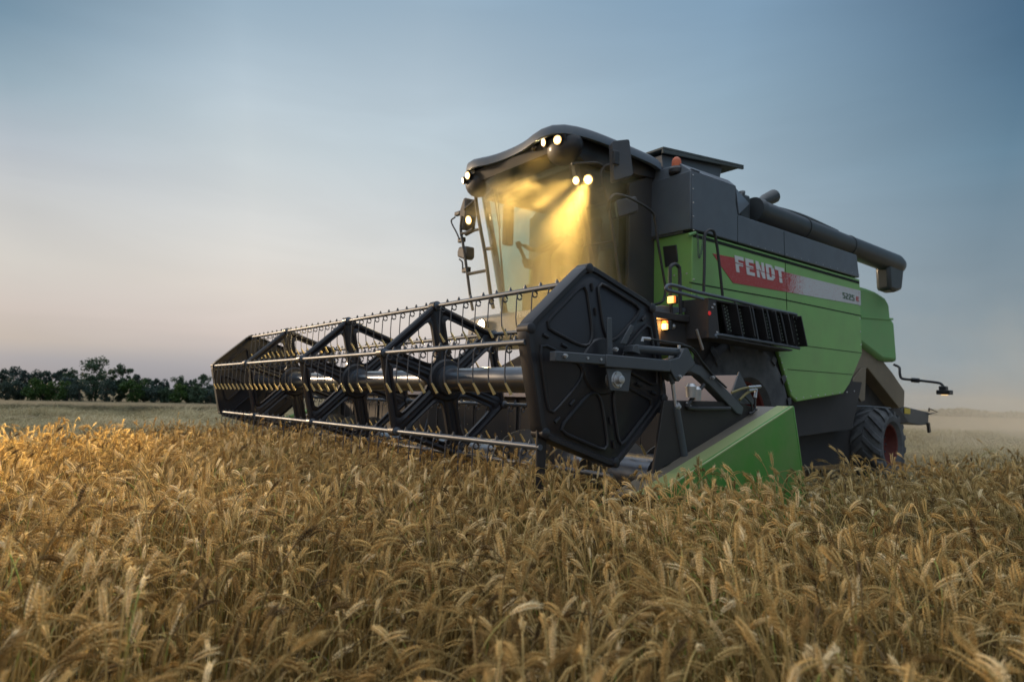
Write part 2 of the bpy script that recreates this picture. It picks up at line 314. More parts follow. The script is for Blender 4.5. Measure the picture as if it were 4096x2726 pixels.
# ---- scatter helper: the object's own mesh holds the variants and the seed points
def gn_scatter(name, variants, pts, mats):
    """variants: list of MB; pts: list of (loc, rot, scale, idx, tint)"""
    vs, fs, mi, vid = [], [], [], []
    for k, v in enumerate(variants):
        b = len(vs); vs += v.v; fs += [tuple(b+i for i in f) for f in v.f]; mi += v.mi; vid += [k]*len(v.v)
    nb = len(vs); vs += [tuple(p[0]) for p in pts]; vid += [-1]*len(pts)
    me = bpy.data.meshes.new(name); me.from_pydata(vs, [], fs)
    for x in mats: me.materials.append(x)
    me.polygons.foreach_set('material_index', mi); me.polygons.foreach_set('use_smooth', [True]*len(fs))
    a = me.attributes.new('vid', 'INT', 'POINT'); a.data.foreach_set('value', vid)
    rot = [0.0]*(nb*3); scl = [1.0]*nb; idx = [0]*nb; tint = [0.0]*nb
    for p in pts: rot += list(p[1]); scl.append(p[2]); idx.append(p[3]); tint.append(p[4])
    a = me.attributes.new('rot', 'FLOAT_VECTOR', 'POINT'); a.data.foreach_set('vector', rot)
    a = me.attributes.new('scl', 'FLOAT', 'POINT'); a.data.foreach_set('value', scl)
    a = me.attributes.new('idx', 'INT', 'POINT'); a.data.foreach_set('value', idx)
    a = me.attributes.new('tint', 'FLOAT', 'POINT'); a.data.foreach_set('value', tint)
    o = bpy.data.objects.new(name, me); C.objects.link(o)
    g = bpy.data.node_groups.new(name+'_scatter', 'GeometryNodeTree')
    g.interface.new_socket('Geometry', in_out='INPUT', socket_type='NodeSocketGeometry'); g.interface.new_socket('Geometry', in_out='OUTPUT', socket_type='NodeSocketGeometry')
    N = g.nodes.new; l = g.links.new; gi = N('NodeGroupInput'); go = N('NodeGroupOutput')
    def attr(nm, ty): n = N('GeometryNodeInputNamedAttribute'); n.data_type = ty; n.inputs['Name'].default_value = nm; return n.outputs[0]
    vi = attr('vid', 'INT')
    def sel(k):
        c = N('FunctionNodeCompare'); c.data_type = 'INT'; c.operation = 'EQUAL'; l(vi, c.inputs[2]); c.inputs[3].default_value = k
        s = N('GeometryNodeSeparateGeometry'); s.domain = 'POINT'; l(gi.outputs[0], s.inputs[0]); l(c.outputs[0], s.inputs[1]); return s.outputs[0]
    j = N('GeometryNodeJoinGeometry')
    for k in range(len(variants)): ti = N('GeometryNodeGeometryToInstance'); l(sel(k), ti.inputs[0]); l(ti.outputs[0], j.inputs[0])
    ip = N('GeometryNodeInstanceOnPoints'); l(sel(-1), ip.inputs['Points']); l(j.outputs[0], ip.inputs['Instance']); ip.inputs['Pick Instance'].default_value = True
    l(attr('idx', 'INT'), ip.inputs['Instance Index']); er = N('FunctionNodeEulerToRotation'); l(attr('rot', 'FLOAT_VECTOR'), er.inputs[0]); l(er.outputs[0], ip.inputs['Rotation']); l(attr('scl', 'FLOAT'), ip.inputs['Scale'])
    l(ip.outputs[0], go.inputs[0])
    md = o.modifiers.new('scatter', 'NODES'); md.node_group = g
    return o
def tint_mat(name, stops, rough=.7, trans=.25, nscale=60):
    mt, t, b = node_mat(name); N = t.nodes.new; l = t.links.new
    at_ = N('ShaderNodeAttribute'); at_.attribute_type = 'INSTANCER'; at_.attribute_name = 'tint'
    r_ = N('ShaderNodeValToRGB'); e = r_.color_ramp.elements
    while len(e) < len(stops): e.new(.5)
    for i, (p_, c) in enumerate(stops): e[i].position = p_; e[i].color = c+(1,)
    no = N('ShaderNodeTexNoise'); no.inputs['Scale'].default_value = nscale; co = N('ShaderNodeTexCoord'); l(co.outputs['Object'], no.inputs[0])
    ma = N('ShaderNodeMath'); ma.operation = 'MULTIPLY_ADD'; ma.inputs[1].default_value = .5; l(no.outputs[0], ma.inputs[0]); sb = N('ShaderNodeMath'); sb.operation = 'SUBTRACT'; sb.inputs[1].default_value = .25; l(at_.outputs['Fac'], sb.inputs[0]); l(sb.outputs[0], ma.inputs[2]); l(ma.outputs[0], r_.inputs[0])
    l(r_.outputs[0], b.inputs['Base Color']); b.inputs['Roughness'].default_value = rough; b.inputs['Specular IOR Level'].default_value = .3
    if trans:
        tr = N('ShaderNodeBsdfTranslucent'); l(r_.outputs[0], tr.inputs[0]); mx = N('ShaderNodeMixShader'); mx.inputs[0].default_value = trans; l(b.outputs[0], mx.inputs[1]); l(tr.outputs[0], mx.inputs[2]); l(mx.outputs[0], t.nodes['Material Output'].inputs[0])
    return mt
def blade(m, pts, w, side, mi=0):
    P = [Vector(p) for p in pts]; n = len(P); vs = []; fs = []
    for i, p in enumerate(P):
        ww = w*(1-(i/(n-1))**2*.9)*(.5+.5*min(1, i/1.5)); s_ = Vector(side)
        vs += [p-s_*ww/2, p+s_*ww/2]
        if i: b = 2*i; fs.append((b-2, b-1, b+1, b))
    m.add(vs, fs, mi)

# ---- mown / lodged straw beyond the standing crop
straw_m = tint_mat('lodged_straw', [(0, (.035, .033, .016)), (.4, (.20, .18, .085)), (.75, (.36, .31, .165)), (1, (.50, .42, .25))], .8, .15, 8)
var = []
for k in range(6):
    m = MB()
    for i in range(46):
        x, y = R.gauss(0, .28), R.gauss(0, .22); a = R.gauss(0, .5)+(PI if R.random() < .25 else 0); L_ = R.uniform(.16, .42); z0 = R.uniform(0, .2)
        d = Vector((math.cos(a), math.sin(a), 0)); h = R.uniform(.02, .16)
        blade(m, [Vector((x, y, z0-.04)), Vector((x, y, z0+h*.8))+d*L_*.35, Vector((x, y, z0+h))+d*L_*.7, Vector((x, y, z0+h*.5))+d*L_], .010, Vector((-d.y, d.x, .3)).normalized())
    var.append(m)
pts = []
def r_far(x): return max(0, (-x-22)/60)
def straw_at(x, y, s=1): 
    if x > min(-7.2, max(-9.3, -7.0-(y+.2)*.80)): return
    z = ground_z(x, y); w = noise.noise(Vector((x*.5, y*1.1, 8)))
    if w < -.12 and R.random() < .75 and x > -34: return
    pts.append(((x, y, z-.03+max(0, w)*.12), (R.uniform(-.15, .15), R.uniform(-.15, .15), 1.2+R.gauss(0, .45)+w), s*R.uniform(.8, 1.3), R.randrange(6), min(1, max(0, .50+w*1.1+z*2.4+min(.2, r_far(x))+R.gauss(0, .16)))))  # tint drops with mound height: shade of the hollows put into colour
for _ in range(16000):
    u = R.random(); x = -7.6-(u**2.0)*46; r_ = abs(x); y = r_*math.tan(R.uniform(-.10, .56)); straw_at(x, y, .62+r_*.006)
for _ in range(1300): straw_at(R.uniform(-9.3, -30), R.uniform(5, 20), 1.2)
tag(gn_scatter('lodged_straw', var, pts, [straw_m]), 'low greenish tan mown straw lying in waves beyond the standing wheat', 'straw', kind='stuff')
# stubble of the cut strip behind and beside the machine
pts = []
for _ in range(4500):
    x, y = R.uniform(-20, 3), R.uniform(5, 40)
    if x > -2.3 and y < 13.5: continue
    if -7.8 < x < -4.2 and y < 12: continue
    pts.append(((x, y, ground_z(x, y)-.02), (R.uniform(-.3, .3), R.uniform(-.3, .3), R.uniform(0, 6.28)), R.uniform(.6, 1), R.randrange(6), R.uniform(.5, .95)))
tag(gn_scatter('stubble', var, pts, [straw_m]), 'pale cut stubble and loose chaff on the harvested ground behind the combine', 'stubble', kind='stuff')

# ---- tree line
def leaf_mat(name, a, b_, c_):
    mt, t, b = node_mat(name); N = t.nodes.new; l = t.links.new
    ge = N('ShaderNodeNewGeometry'); r_ = N('ShaderNodeValToRGB'); e = r_.color_ramp.elements; e.new(.5)
    for i, c in enumerate((a, b_, c_)): e[i].position = (0, .5, 1)[i]; e[i].color = c+(1,)
    l(ge.outputs['Random Per Island'], r_.inputs[0]); l(r_.outputs[0], b.inputs['Base Color']); b.inputs['Roughness'].default_value = .6
    tr = N('ShaderNodeBsdfTranslucent'); l(r_.outputs[0], tr.inputs[0]); mx = N('ShaderNodeMixShader'); mx.inputs[0].default_value = .25; l(b.outputs[0], mx.inputs[1]); l(tr.outputs[0], mx.inputs[2]); l(mx.outputs[0], t.nodes['Material Output'].inputs[0]); return mt
LM = {'dark': leaf_mat('foliage_dark', (.036, .060, .054), (.054, .088, .072), (.080, .12, .090)), 'mid': leaf_mat('foliage_mid', (.036, .066, .042), (.060, .102, .058), (.088, .14, .074)), 'bright': leaf_mat('foliage_bright', (.030, .065, .016), (.045, .10, .022), (.075, .145, .03)), 'blue': leaf_mat('foliage_bluish', (.042, .068, .064), (.066, .10, .092), (.098, .14, .126))}
M['bark'] = mat('bark', (.10, .085, .07), .9, var=.4, scale=5)
def make_tree(base, h, w, kind, tall, label, name='tree'):
    b = Vector(base); root = empty(name, tuple(b)); tag(root, label, 'tree' if name == 'tree' else 'bush', 'trees and bushes of the hedge beyond the field')
    t = MB(); zc = h*(.28 if tall else .12); tr = h*.018+.04
    t.tube([b, b+Vector((R.gauss(0, .1), 0, zc)), b+Vector((R.gauss(0, .2), R.gauss(0, .2), h*.6)), b+Vector((R.gauss(0, .2), R.gauss(0, .2), h*.93))], [tr*1.3, tr, tr*.6, tr*.15], 7)
    tips = []
    for k in range(9 if tall else 7):
        f = R.uniform(.25 if tall else .08, .8); s0 = b+Vector((0, 0, h*f)); a = R.uniform(0, 6.28); ext = w*.5*math.sin(PI*min(1, max(.12, (1-f)*.9+.12)))*R.uniform(.6, 1); e = s0+Vector((math.cos(a)*ext, math.sin(a)*ext, h*R.uniform(.06, .17)))
        t.tube([s0, s0.lerp(e, .5)+Vector((0, 0, .1)), e], [tr*.5, tr*.3, tr*.1], 5); tips.append(e)
    t.build('trunk', 'bark', root)
    c = MB(); nc = 34 if not tall else 34; sz = .34+h*.022
    cl = list(tips)
    while len(cl) < nc:
        f = R.uniform(.10 if not tall else .27, .99); a = R.uniform(0, 6.28)
        prof = math.sin(PI*min(1, (f-(.0 if not tall else .2))/(1.0 if not tall else .8))*.93+.05)**.7
        rr_ = w*.5*prof*math.sqrt(R.random())*R.uniform(.75, 1.05); cl.append(b+Vector((math.cos(a)*rr_, math.sin(a)*rr_, h*f)))
    for q in cl:
        s_ = w*R.uniform(.09, .19)
        for _ in range(60):
            d = Vector((R.gauss(0, 1), R.gauss(0, 1), R.gauss(0, .8))); d = d.normalized()*s_*R.random()**.35; p_ = q+d
            if p_.z < b.z+.05: p_.z = b.z+R.uniform(.05, .4)
            u_ = Vector((R.gauss(0, 1), R.gauss(0, 1), R.gauss(0, 1))).normalized(); v_ = u_.orthogonal().normalized(); k_ = sz*R.uniform(.5, 1.1)
            c.add([p_-u_*k_*.5, p_+v_*k_*.3, p_+u_*k_*.5, p_-v_*k_*.3], [(0, 1, 2, 3)])
    c.build('crown', LM[kind], root, smooth=0)
    return root
z6 = lambda x, y: (x/2.618, 1380+y/2.618)
basey = lambda x: 497+x*.0375      # pixel line of the field edge in that crop
TREES = [  # (crop x, crop top y, width, kind, tall, distance, label)
 (20, 262, 130, 'dark', 0, 172, 'dark green tree cut by the left edge of the photo'),
 (130, 243, 150, 'blue', 0, 180, 'broad greyish green tree second from the left edge of the hedge'),
 (236, 268, 100, 'blue', 1, 178, 'narrow bluish tree beside the broad greyish one near the left edge'),
 (345, 262, 130, 'dark', 0, 176, 'round-topped dark tree above the yellow-green bush near the left'),
 (465, 272, 115, 'dark', 1, 180, 'small pointed dark tree right of the round-topped one'),
 (560, 292, 90, 'blue', 0, 182, 'low bluish crown between two pointed dark trees'),
 (650, 252, 105, 'dark', 1, 176, 'pointed dark tree right of the low bluish crown'),
 (748, 262, 130, 'mid', 0, 174, 'leaning ragged tree just left of the tallest tree'),
 (1000, 150, 250, 'mid', 1, 166, 'tallest tree of the hedge with an airy crown and a pale trunk'),
 (1266, 220, 165, 'mid', 1, 168, 'second tallest tree with an airy crown right of the tallest one'),
 (1420, 312, 105, 'dark', 0, 172, 'small dark crown right of the second tallest tree'),
 (1525, 348, 115, 'mid', 0, 176, 'medium green tree behind the right side of the bright bush'),
 (1628, 356, 85, 'dark', 1, 172, 'slim dark tree in the right half of the hedge'),
 (1725, 372, 115, 'blue', 0, 176, 'bluish rounded tree in the right half of the hedge'),
 (1870, 342, 125, 'mid', 1, 174, 'forked ragged tree standing above the green bushes right of centre'),
 (1972, 370, 80, 'dark', 1, 172, 'thin dark tree between the forked tree and the lone airy tree'),
 (2112, 316, 130, 'mid', 1, 170, 'airy tree nearest to the left end of the reel'),
 (2205, 432, 110, 'dark', 0, 168, 'dark low tree touching the left end of the reel'),
 (2330, 440, 150, 'dark', 0, 166, 'dark tree seen through the end of the reel'),
]
BUSH = [
 (55, 395, 150, 'dark', 160, 'dark bush at the foot of the left edge of the hedge'),
 (190, 380, 140, 'dark', 161, 'dark bush right of the left edge bush'),
 (360, 372, 165, 'bright', 158, 'yellow-green bush near the left end of the hedge'),
 (480, 425, 90, 'dark', 160, 'dark gap-filling bush between the two yellow-green bushes'),
 (600, 388, 195, 'bright', 158, 'wide olive green bush left of the tallest tree'),
 (700, 345, 150, 'blue', 164, 'bluish bush rising behind the olive green bush'),
 (830, 385, 170, 'dark', 157, 'dark bush at the left foot of the tallest tree'),
 (965, 330, 150, 'mid', 162, 'grey green undergrowth around the pale trunk'),
 (1120, 372, 150, 'dark', 157, 'dark bush right of the pale trunk'),
 (1245, 370, 120, 'mid', 160, 'green bush under the second tallest tree'),
 (1385, 365, 175, 'bright', 158, 'brightest green bush right of the second tallest tree'),
 (1510, 440, 130, 'mid', 159, 'green bush right of the brightest bush'),
 (1620, 430, 140, 'dark', 158, 'dark bush in the right half of the hedge'),
 (1730, 455, 120, 'mid', 157, 'low green bush under the bluish rounded tree'),
 (1850, 425, 160, 'bright', 157, 'fresh green bush under the forked tree'),
 (1975, 450, 120, 'mid', 158, 'green bush right of the fresh green one'),
 (2080, 440, 140, 'mid', 156, 'green bush under the airy tree near the reel'),
 (2200, 470, 140, 'dark', 156, 'dark bush at the right end of the visible hedge'),
]
def plant_tree(cx_, ty, w, kind, tall, dist, label, name):
    px, py = z6(cx_, basey(cx_)); d = ray(px, py); hl_ = math.hypot(d.x, d.y); sc = dist/hl_
    X_, Y_ = d.x*sc, d.y*sc; zb = ground_z(X_, Y_)-.1
    ztop = EYE+ray(px, z6(cx_, ty)[1]).z*sc; wm = w/2.618/F_PX*sc
    make_tree((X_, Y_, zb), ztop-zb, wm*1.45, kind, tall, label, name)
for a in TREES: plant_tree(*a[:6], a[6], 'tree')
for a in BUSH: plant_tree(a[0], a[1], a[2], a[3], 0, a[4], a[5], 'bush')
# far wood on the right, half lost in the dust
c = MB(); wood_pts = [(3560, 1668, 70), (3640, 1655, 60), (3700, 1650, 60), (3765, 1638, 55), (3815, 1650, 60), (3860, 1635, 60), (3900, 1642, 55), (3950, 1662, 70), (4000, 1660, 70), (4050, 1655, 70), (4100, 1650, 80), (4160, 1655, 80), (4230, 1650, 80)]
for px, ty, w in wood_pts:
    d = ray(px, 1690); sc = 330/math.hypot(d.x, d.y); X_, Y_ = d.x*sc, d.y*sc; zb = ground_z(X_, Y_); zt = EYE+ray(px, ty).z*sc; wm = w/F_PX*sc
    for _ in range(26):
        q = Vector((X_+R.gauss(0, wm*.4), Y_+R.gauss(0, wm*.4), zb+(zt-zb)*R.uniform(.05, .92)))
        for _ in range(22):
            p_ = q+Vector((R.gauss(0, 1), R.gauss(0, 1), R.gauss(0, .7)))*wm*.13; p_.z = min(max(p_.z, zb), zt); u_ = Vector((R.gauss(0, 1), R.gauss(0, 1), R.gauss(0, 1))).normalized(); v_ = u_.orthogonal().normalized(); k_ = R.uniform(.5, 1.0)
            c.add([p_-u_*k_, p_+v_*k_*.6, p_+u_*k_, p_-v_*k_*.6], [(0, 1, 2, 3)])
tag(c.build('far_wood', LM['mid'], smooth=0), 'far wood on the right horizon fading into the dust', 'wood', kind='stuff')

# ---- dust
def volume_box(name, lo, hi, col, dens, label, noise_=None, aniso=.3, soft=None):
    m = MB(); m.box(lo, hi); mt = bpy.data.materials.new(name+'_air'); mt.use_nodes = True; t = mt.node_tree; t.nodes.clear(); N = t.nodes.new; l = t.links.new
    o_ = N('ShaderNodeOutputMaterial'); v = N('ShaderNodeVolumePrincipled'); v.inputs['Color'].default_value = col+(1,); v.inputs['Density'].default_value = dens; v.inputs['Anisotropy'].default_value = aniso; l(v.outputs[0], o_.inputs['Volume'])
    if noise_:
        co = N('ShaderNodeTexCoord'); mp_ = N('ShaderNodeMapping'); mp_.inputs['Scale'].default_value = noise_[1]; l(co.outputs['Object'], mp_.inputs[0])
        n_ = N('ShaderNodeTexNoise'); n_.inputs['Scale'].default_value = noise_[0]; n_.inputs['Detail'].default_value = 4; n_.inputs['Distortion'].default_value = .6; l(mp_.outputs[0], n_.inputs[0])
        mr = N('ShaderNodeMapRange'); mr.inputs[1].default_value = noise_[2]; mr.inputs[2].default_value = noise_[3]; mr.inputs[3].default_value = noise_[4]*dens; mr.inputs[4].default_value = dens; l(n_.outputs[0], mr.inputs[0])
        val = mr.outputs[0]
        if soft:      # density falls to nothing towards the faces of the box
            cen = [(a+b)/2 for a, b in zip(lo, hi)]; hf = [(b-a)/2 for a, b in zip(lo, hi)]
            vs_ = N('ShaderNodeVectorMath'); vs_.operation = 'SUBTRACT'; l(co.outputs['Object'], vs_.inputs[0]); vs_.inputs[1].default_value = cen
            vd = N('ShaderNodeVectorMath'); vd.operation = 'DIVIDE'; l(vs_.outputs[0], vd.inputs[0]); vd.inputs[1].default_value = hf
            ab_ = N('ShaderNodeVectorMath'); ab_.operation = 'ABSOLUTE'; l(vd.outputs[0], ab_.inputs[0]); sx_ = N('ShaderNodeSeparateXYZ'); l(ab_.outputs[0], sx_.inputs[0]); mx1 = N('ShaderNodeMath'); mx1.operation = 'MAXIMUM'; l(sx_.outputs[0], mx1.inputs[0]); l(sx_.outputs[1], mx1.inputs[1]); ln = N('ShaderNodeMath'); ln.operation = 'MAXIMUM'; l(mx1.outputs[0], ln.inputs[0]); l(sx_.outputs[2], ln.inputs[1])
            fr_ = N('ShaderNodeMapRange'); fr_.interpolation_type = 'SMOOTHSTEP'; fr_.inputs[1].default_value = soft; fr_.inputs[2].default_value = 1.0; fr_.inputs[3].default_value = 1; fr_.inputs[4].default_value = 0; l(ln.outputs[0], fr_.inputs[0])
            mu = N('ShaderNodeMath'); mu.operation = 'MULTIPLY'; l(val, mu.inputs[0]); l(fr_.outputs[0], mu.inputs[1]); val = mu.outputs[0]
        l(val, v.inputs['Density'])
    return tag(m.build(name, mt, smooth=0), label, 'dust', kind='stuff')
volume_box('dust_cloud', (-6.22, 3.95, 1.4), (-4.3, 5.0, 3.36), (.98, .83, .45), 1.9, 'yellow lit dust cloud hanging in front of the right half of the windscreen', (2.6, (1, 1, .55), .34, .66, .10), .25, .2)
volume_box('dust_wisp', (-6.60, 4.15, 2.95), (-5.2, 4.66, 3.38), (.98, .83, .45), 2.2, 'thin yellow dust wisps drifting under the front edge of the cab roof', (5.0, (.7, 1, 1.3), .42, .60, .0), .25, .4)
volume_box('dust_trail', (-27, 13.0, -3), (40, 150, 2.2), (.98, .85, .66), .0105, 'pale tan dust hanging low behind the combine', None, .2)
volume_box('dust_veil', (-8.0, 11.9, -.5), (-1.0, 24, 3.6), (.95, .88, .74), .10, 'brownish dust blowing out of the rear chute of the combine', (.7, (1, 1, 1), .35, .65, .1), .2, .3)

# chaff flakes caught in the lamp light and blowing out behind
m = MB()
def flake(p_):
    k_ = R.uniform(.003, .006); u_ = Vector((R.gauss(0, 1), R.gauss(0, 1), R.gauss(0, 1))).normalized(); v_ = u_.orthogonal().normalized(); p_ = Vector(p_)
    m.add([p_-u_*k_, p_+v_*k_*.5, p_+u_*k_, p_-v_*k_*.5+Vector((0, 0, .001))], [(0, 1, 2), (0, 2, 3)])
for _ in range(300): flake((R.uniform(-6.0, -4.7), R.uniform(4.0, 4.6), R.uniform(1.4, 3.1)))
for _ in range(160): flake((R.uniform(-9, -3), R.uniform(3.0, 4.0), R.uniform(.5, 1.3)))
for _ in range(260): flake((R.uniform(-6.5, -2.5), R.uniform(10, 15), R.uniform(.5, 2.2)))
tag(m.build('chaff', tint_mat('chaff_flake', [(0, (.5, .4, .2)), (1, (.8, .7, .45))], .7, .3), smooth=0), 'tiny straw coloured chaff flakes flying in front of the cab', 'chaff', kind='stuff')

# ================================================================== COMBINE HARVESTER
comb = empty('combine_harvester', (-6.0, 7.0, 0.0))
tag(comb, 'green and dark grey combine harvester with lit work lamps cutting the ripe wheat field', 'combine harvester')
XN, XF = -4.6, -7.4                       # near and far sides of the body
HY, HZ, HR, PH = 2.89, 1.175, .58, math.radians(102)
X0, X1 = -2.95, -9.12                     # ends of the reel
def hexv(k, cy=HY, cz=HZ, r=HR): a = PH+k*PI/3; return (cy+r*math.cos(a), cz+r*math.sin(a))

# ---- reel spiders (pressed plates with rounded openings)
def sector_loops(k, cy, cz, rv, inset=.062, hub=.15, n=36):
    """outline of a 60 degree sector and the rounded opening inside it, as matching loops"""
    h = Vector((cy, cz)); a = Vector(hexv(k, cy, cz, rv)); b = Vector(hexv(k+1, cy, cz, rv))
    d1 = (a-h).normalized(); d2 = (b-h).normalized(); mid = (d1+d2).normalized()
    poly = [h, a, b]
    cen = h+mid*rv*.60
    lines = []
    for p, q, ins in ((h, a, inset), (a, b, inset*.95), (b, h, inset)):
        t = (q-p).normalized(); nn = Vector((-t.y, t.x))
        if nn.dot(cen-p) < 0: nn = -nn
        lines.append((p, nn, 0, ins))
    out, inn = [], []
    hb = h+mid*hub
    for i in range(n):
        th = 2*PI*i/n; d = Vector((math.cos(th), math.sin(th)))
        ro = min(((p-cen).dot(nn))/d.dot(nn) for p, nn, _, ins in lines if d.dot(nn) < -1e-6)
        s = 0
        for p, nn, _, ins in lines:
            c = d.dot(nn)
            if c < -1e-6: s += (((p+nn*ins-cen).dot(nn))/c)**-5
        c = d.dot(mid)
        if c < -1e-6: s += ((hb-cen).dot(mid)/c)**-5
        out.append(cen+d*ro); inn.append(cen+d*min(ro*.9, s**-.2))
    return out, inn
def spider(x0):
    m = MB(); th = .012
    for k in range(6):
        o, i = sector_loops(k, HY, HZ, HR+.012)
        n = len(o)
        # pressed profile: flat skirt, raised shoulder, lip turned back round the opening
        prof = [(0, 0), (.0, .012), (.30, .016), (.62, .002), (.86, .018), (1, .018), (1, -.012)]
        rings = []
        for f, dx in prof:
            rings.append([(x0+dx, o[j].x+(i[j].x-o[j].x)*f, o[j].y+(i[j].y-o[j].y)*f) for j in range(n)])
        rings.append([(x0-.012, o[j].x, o[j].y) for j in range(n)])
        vs = [v for r_ in rings for v in r_]; fs = []
        for a in range(len(rings)):
            b = (a+1) % len(rings)
            for j in range(n): fs.append((a*n+j, a*n+(j+1) % n, b*n+(j+1) % n, b*n+j))
        m.add(vs, fs)
        va, vb = hexv(k), hexv(k+1)
        m.tube([(x0+.004, *va), (x0+.004, *vb)], .024, 8)          # rolled outer rim
    for k in range(6): m.lathe([(-.04, .02), (-.04, .036), (.035, .036), (.035, .02)], (x0, *hexv(k)), 'X', 14)
    m.lathe([(-.03, .10), (-.03, .155), (-.01, .165), (.02, .165), (.035, .15), (.035, .10)], (x0, HY, HZ), 'X', 30)
    return m.build('reel_spider', 'reel', comb, smooth=40)
SPX = [X0-i*(X0-X1)/4-.03*(i == 3) for i in range(1, 4)]
SPX = [-4.59, -6.19, -7.82]
for x in SPX: spider(x)
# ---- solid end plates with pressed ribs
def end_plate(x0, cy, cz, rv, sgn, name, depth=.085):
    m = MB(); out = [(cy+rv*math.cos(PH+k*PI/3), cz+rv*math.sin(PH+k*PI/3)) for k in range(6)]
    # rounded hexagon
    P = []
    for k in range(6):
        a, b, c = Vector(out[k-1]), Vector(out[k]), Vector(out[(k+1) % 6])
        for t in range(5):
            u = t/4; p0 = b+(a-b).normalized()*.07; p1 = b+(c-b).normalized()*.07
            P.append(p0*(1-u)**2+b*2*u*(1-u)+p1*u*u)
    n = len(P); c0 = Vector((cy, cz))
    prof = [(1.0, -depth), (1.02, -depth), (1.02, -.012), (1.0, .004), (.955, .004), (.94, -.010), (.90, -.010), (.885, -.004), (.0, -.002)]
    vs = []; fs = []
    for f, dx in prof[:-1]:
        for p in P: q = c0+(p-c0)*f; vs.append((x0+dx*sgn, q.x, q.y))
    for a in range(len(prof)-2):
        for j in range(n): fs.append((a*n+j, a*n+(j+1) % n, (a+1)*n+(j+1) % n, (a+1)*n+j))
    last = (len(prof)-2)*n; vs.append((x0-.002*sgn, cy, cz)); ci = len(vs)-1
    for j in range(n): fs.append((last+j, last+(j+1) % n, ci))
    vs2 = [(x0-.03*sgn, *(c0+(p-c0)*.99)) for p in P]
    m.add(vs, fs); m.prism(vs2, (-.012*sgn, 0, 0))
    for k in range(6):
        _, i = sector_loops(k, cy, cz, rv*.96, inset=.046, hub=.15)
        m.tube([(x0, q.x, q.y) for q in i], .0105, 7, closed=True)
        m.lathe([(-.09, .02), (-.09, .030), (.006, .030), (.012, .02)], (x0, *(c0+(Vector(out[k])-c0)*.955)), 'X' if sgn > 0 else (-1, 0, 0), 14)
        a = PH+k*PI/3; d = Vector((math.cos(a), math.sin(a)))
        for s_ in (.50, .74):                                # bosses along each rib
            q = c0+d*rv*s_; e = c0+d*rv*(s_+.07)
            m.tube([(x0+.002*sgn, q.x, q.y), (x0+.002*sgn, e.x, e.y)], .010, 8)
    m.lathe([(0, .17), (.012, .16), (.016, .10)], (x0, cy, cz), 'X' if sgn > 0 else (-1, 0, 0), 30)
    return m.build(name, 'reel', comb, smooth=40)
end_plate(-2.90, 2.905, 1.25, .605, 1, 'reel_end_plate')
end_plate(-9.16, HY, HZ, HR+.03, -1, 'reel_end_plate')
# inner ribs of the far plate, visible from the field
m = MB()
for k in range(6): 
    _, i = sector_loops(k, HY, HZ, HR, inset=.07); m.tube([(-9.10, q.x, q.y) for q in i], .010, 6, closed=True)
m.build('plate_rib', 'reel', comb)
# ---- centre tube
m = MB(); m.lathe([(0, .085), (0, .09), (abs(X1-X0), .09), (abs(X1-X0), .085)], (X1, HY, HZ), 'X', 40)
for x in SPX: m.lathe([(-.09, .09), (-.085, .115), (.085, .115), (.09, .09)], (x, HY, HZ), 'X', 30)
m.build('reel_tube', 'axle', comb)
# ---- tine bars with spring tines
def tine(m, x, y, z, big=True, mi=0, yaw=0):
    # coil under the bar, long wire hanging down, kinked tip
    s = 8 if big else 5
    m.tube(arc((x, y-.005, z-.034), .020, 0, 2*PI*.94, 10 if big else 7, (0, 1, 0), (0, 0, 1)), .0052, s, mi=0)
    m.tube([(x, y-.028, z-.045), (x+.004, y-.034, z-.17), (x+.006, y-.030, z-.225)], .0040, s, mi=0)
    m.tube([(x+.006, y-.030, z-.222), (x+.016, y+.006, z-.285)], [.0060, .0100], s, mi=1)
def tine_xs():
    return [X0-.11-i*.156 for i in range(39) if all(abs(X0-.11-i*.156-s) > .045 for s in SPX)]
stray = MB(); n_t = 0
for k in range(6):
    y, z = hexv(k)
    m = MB(); m.tube([(X0+.03, y, z), (X1-.01, y, z)], .0165, 14)
    for x in tine_xs(): m.lathe([(0, .011), (.014, .011), (.014, .006), (.024, .006)], (x+.05, y, z+.014), 'Z', 6); 
    for x in SPX: m.lathe([(-.05, .022), (-.045, .031), (.045, .031), (.05, .022)], (x, y, z), 'X', 12)
    b = m.build('tine_bar', 'tube_steel', comb)
    for x in tine_xs():
        if k in (1, 0) or (k == 2 and n_t < 98):
            n_t += 1; t = MB(); tine(t, x, y, z); t.build('tine', ['wire', 'tine_tip'], b)
        else: tine(stray, x, y, z, False)
o = stray.build('tines', ['wire', 'tine_tip'], comb); o['kind'] = 'stuff'
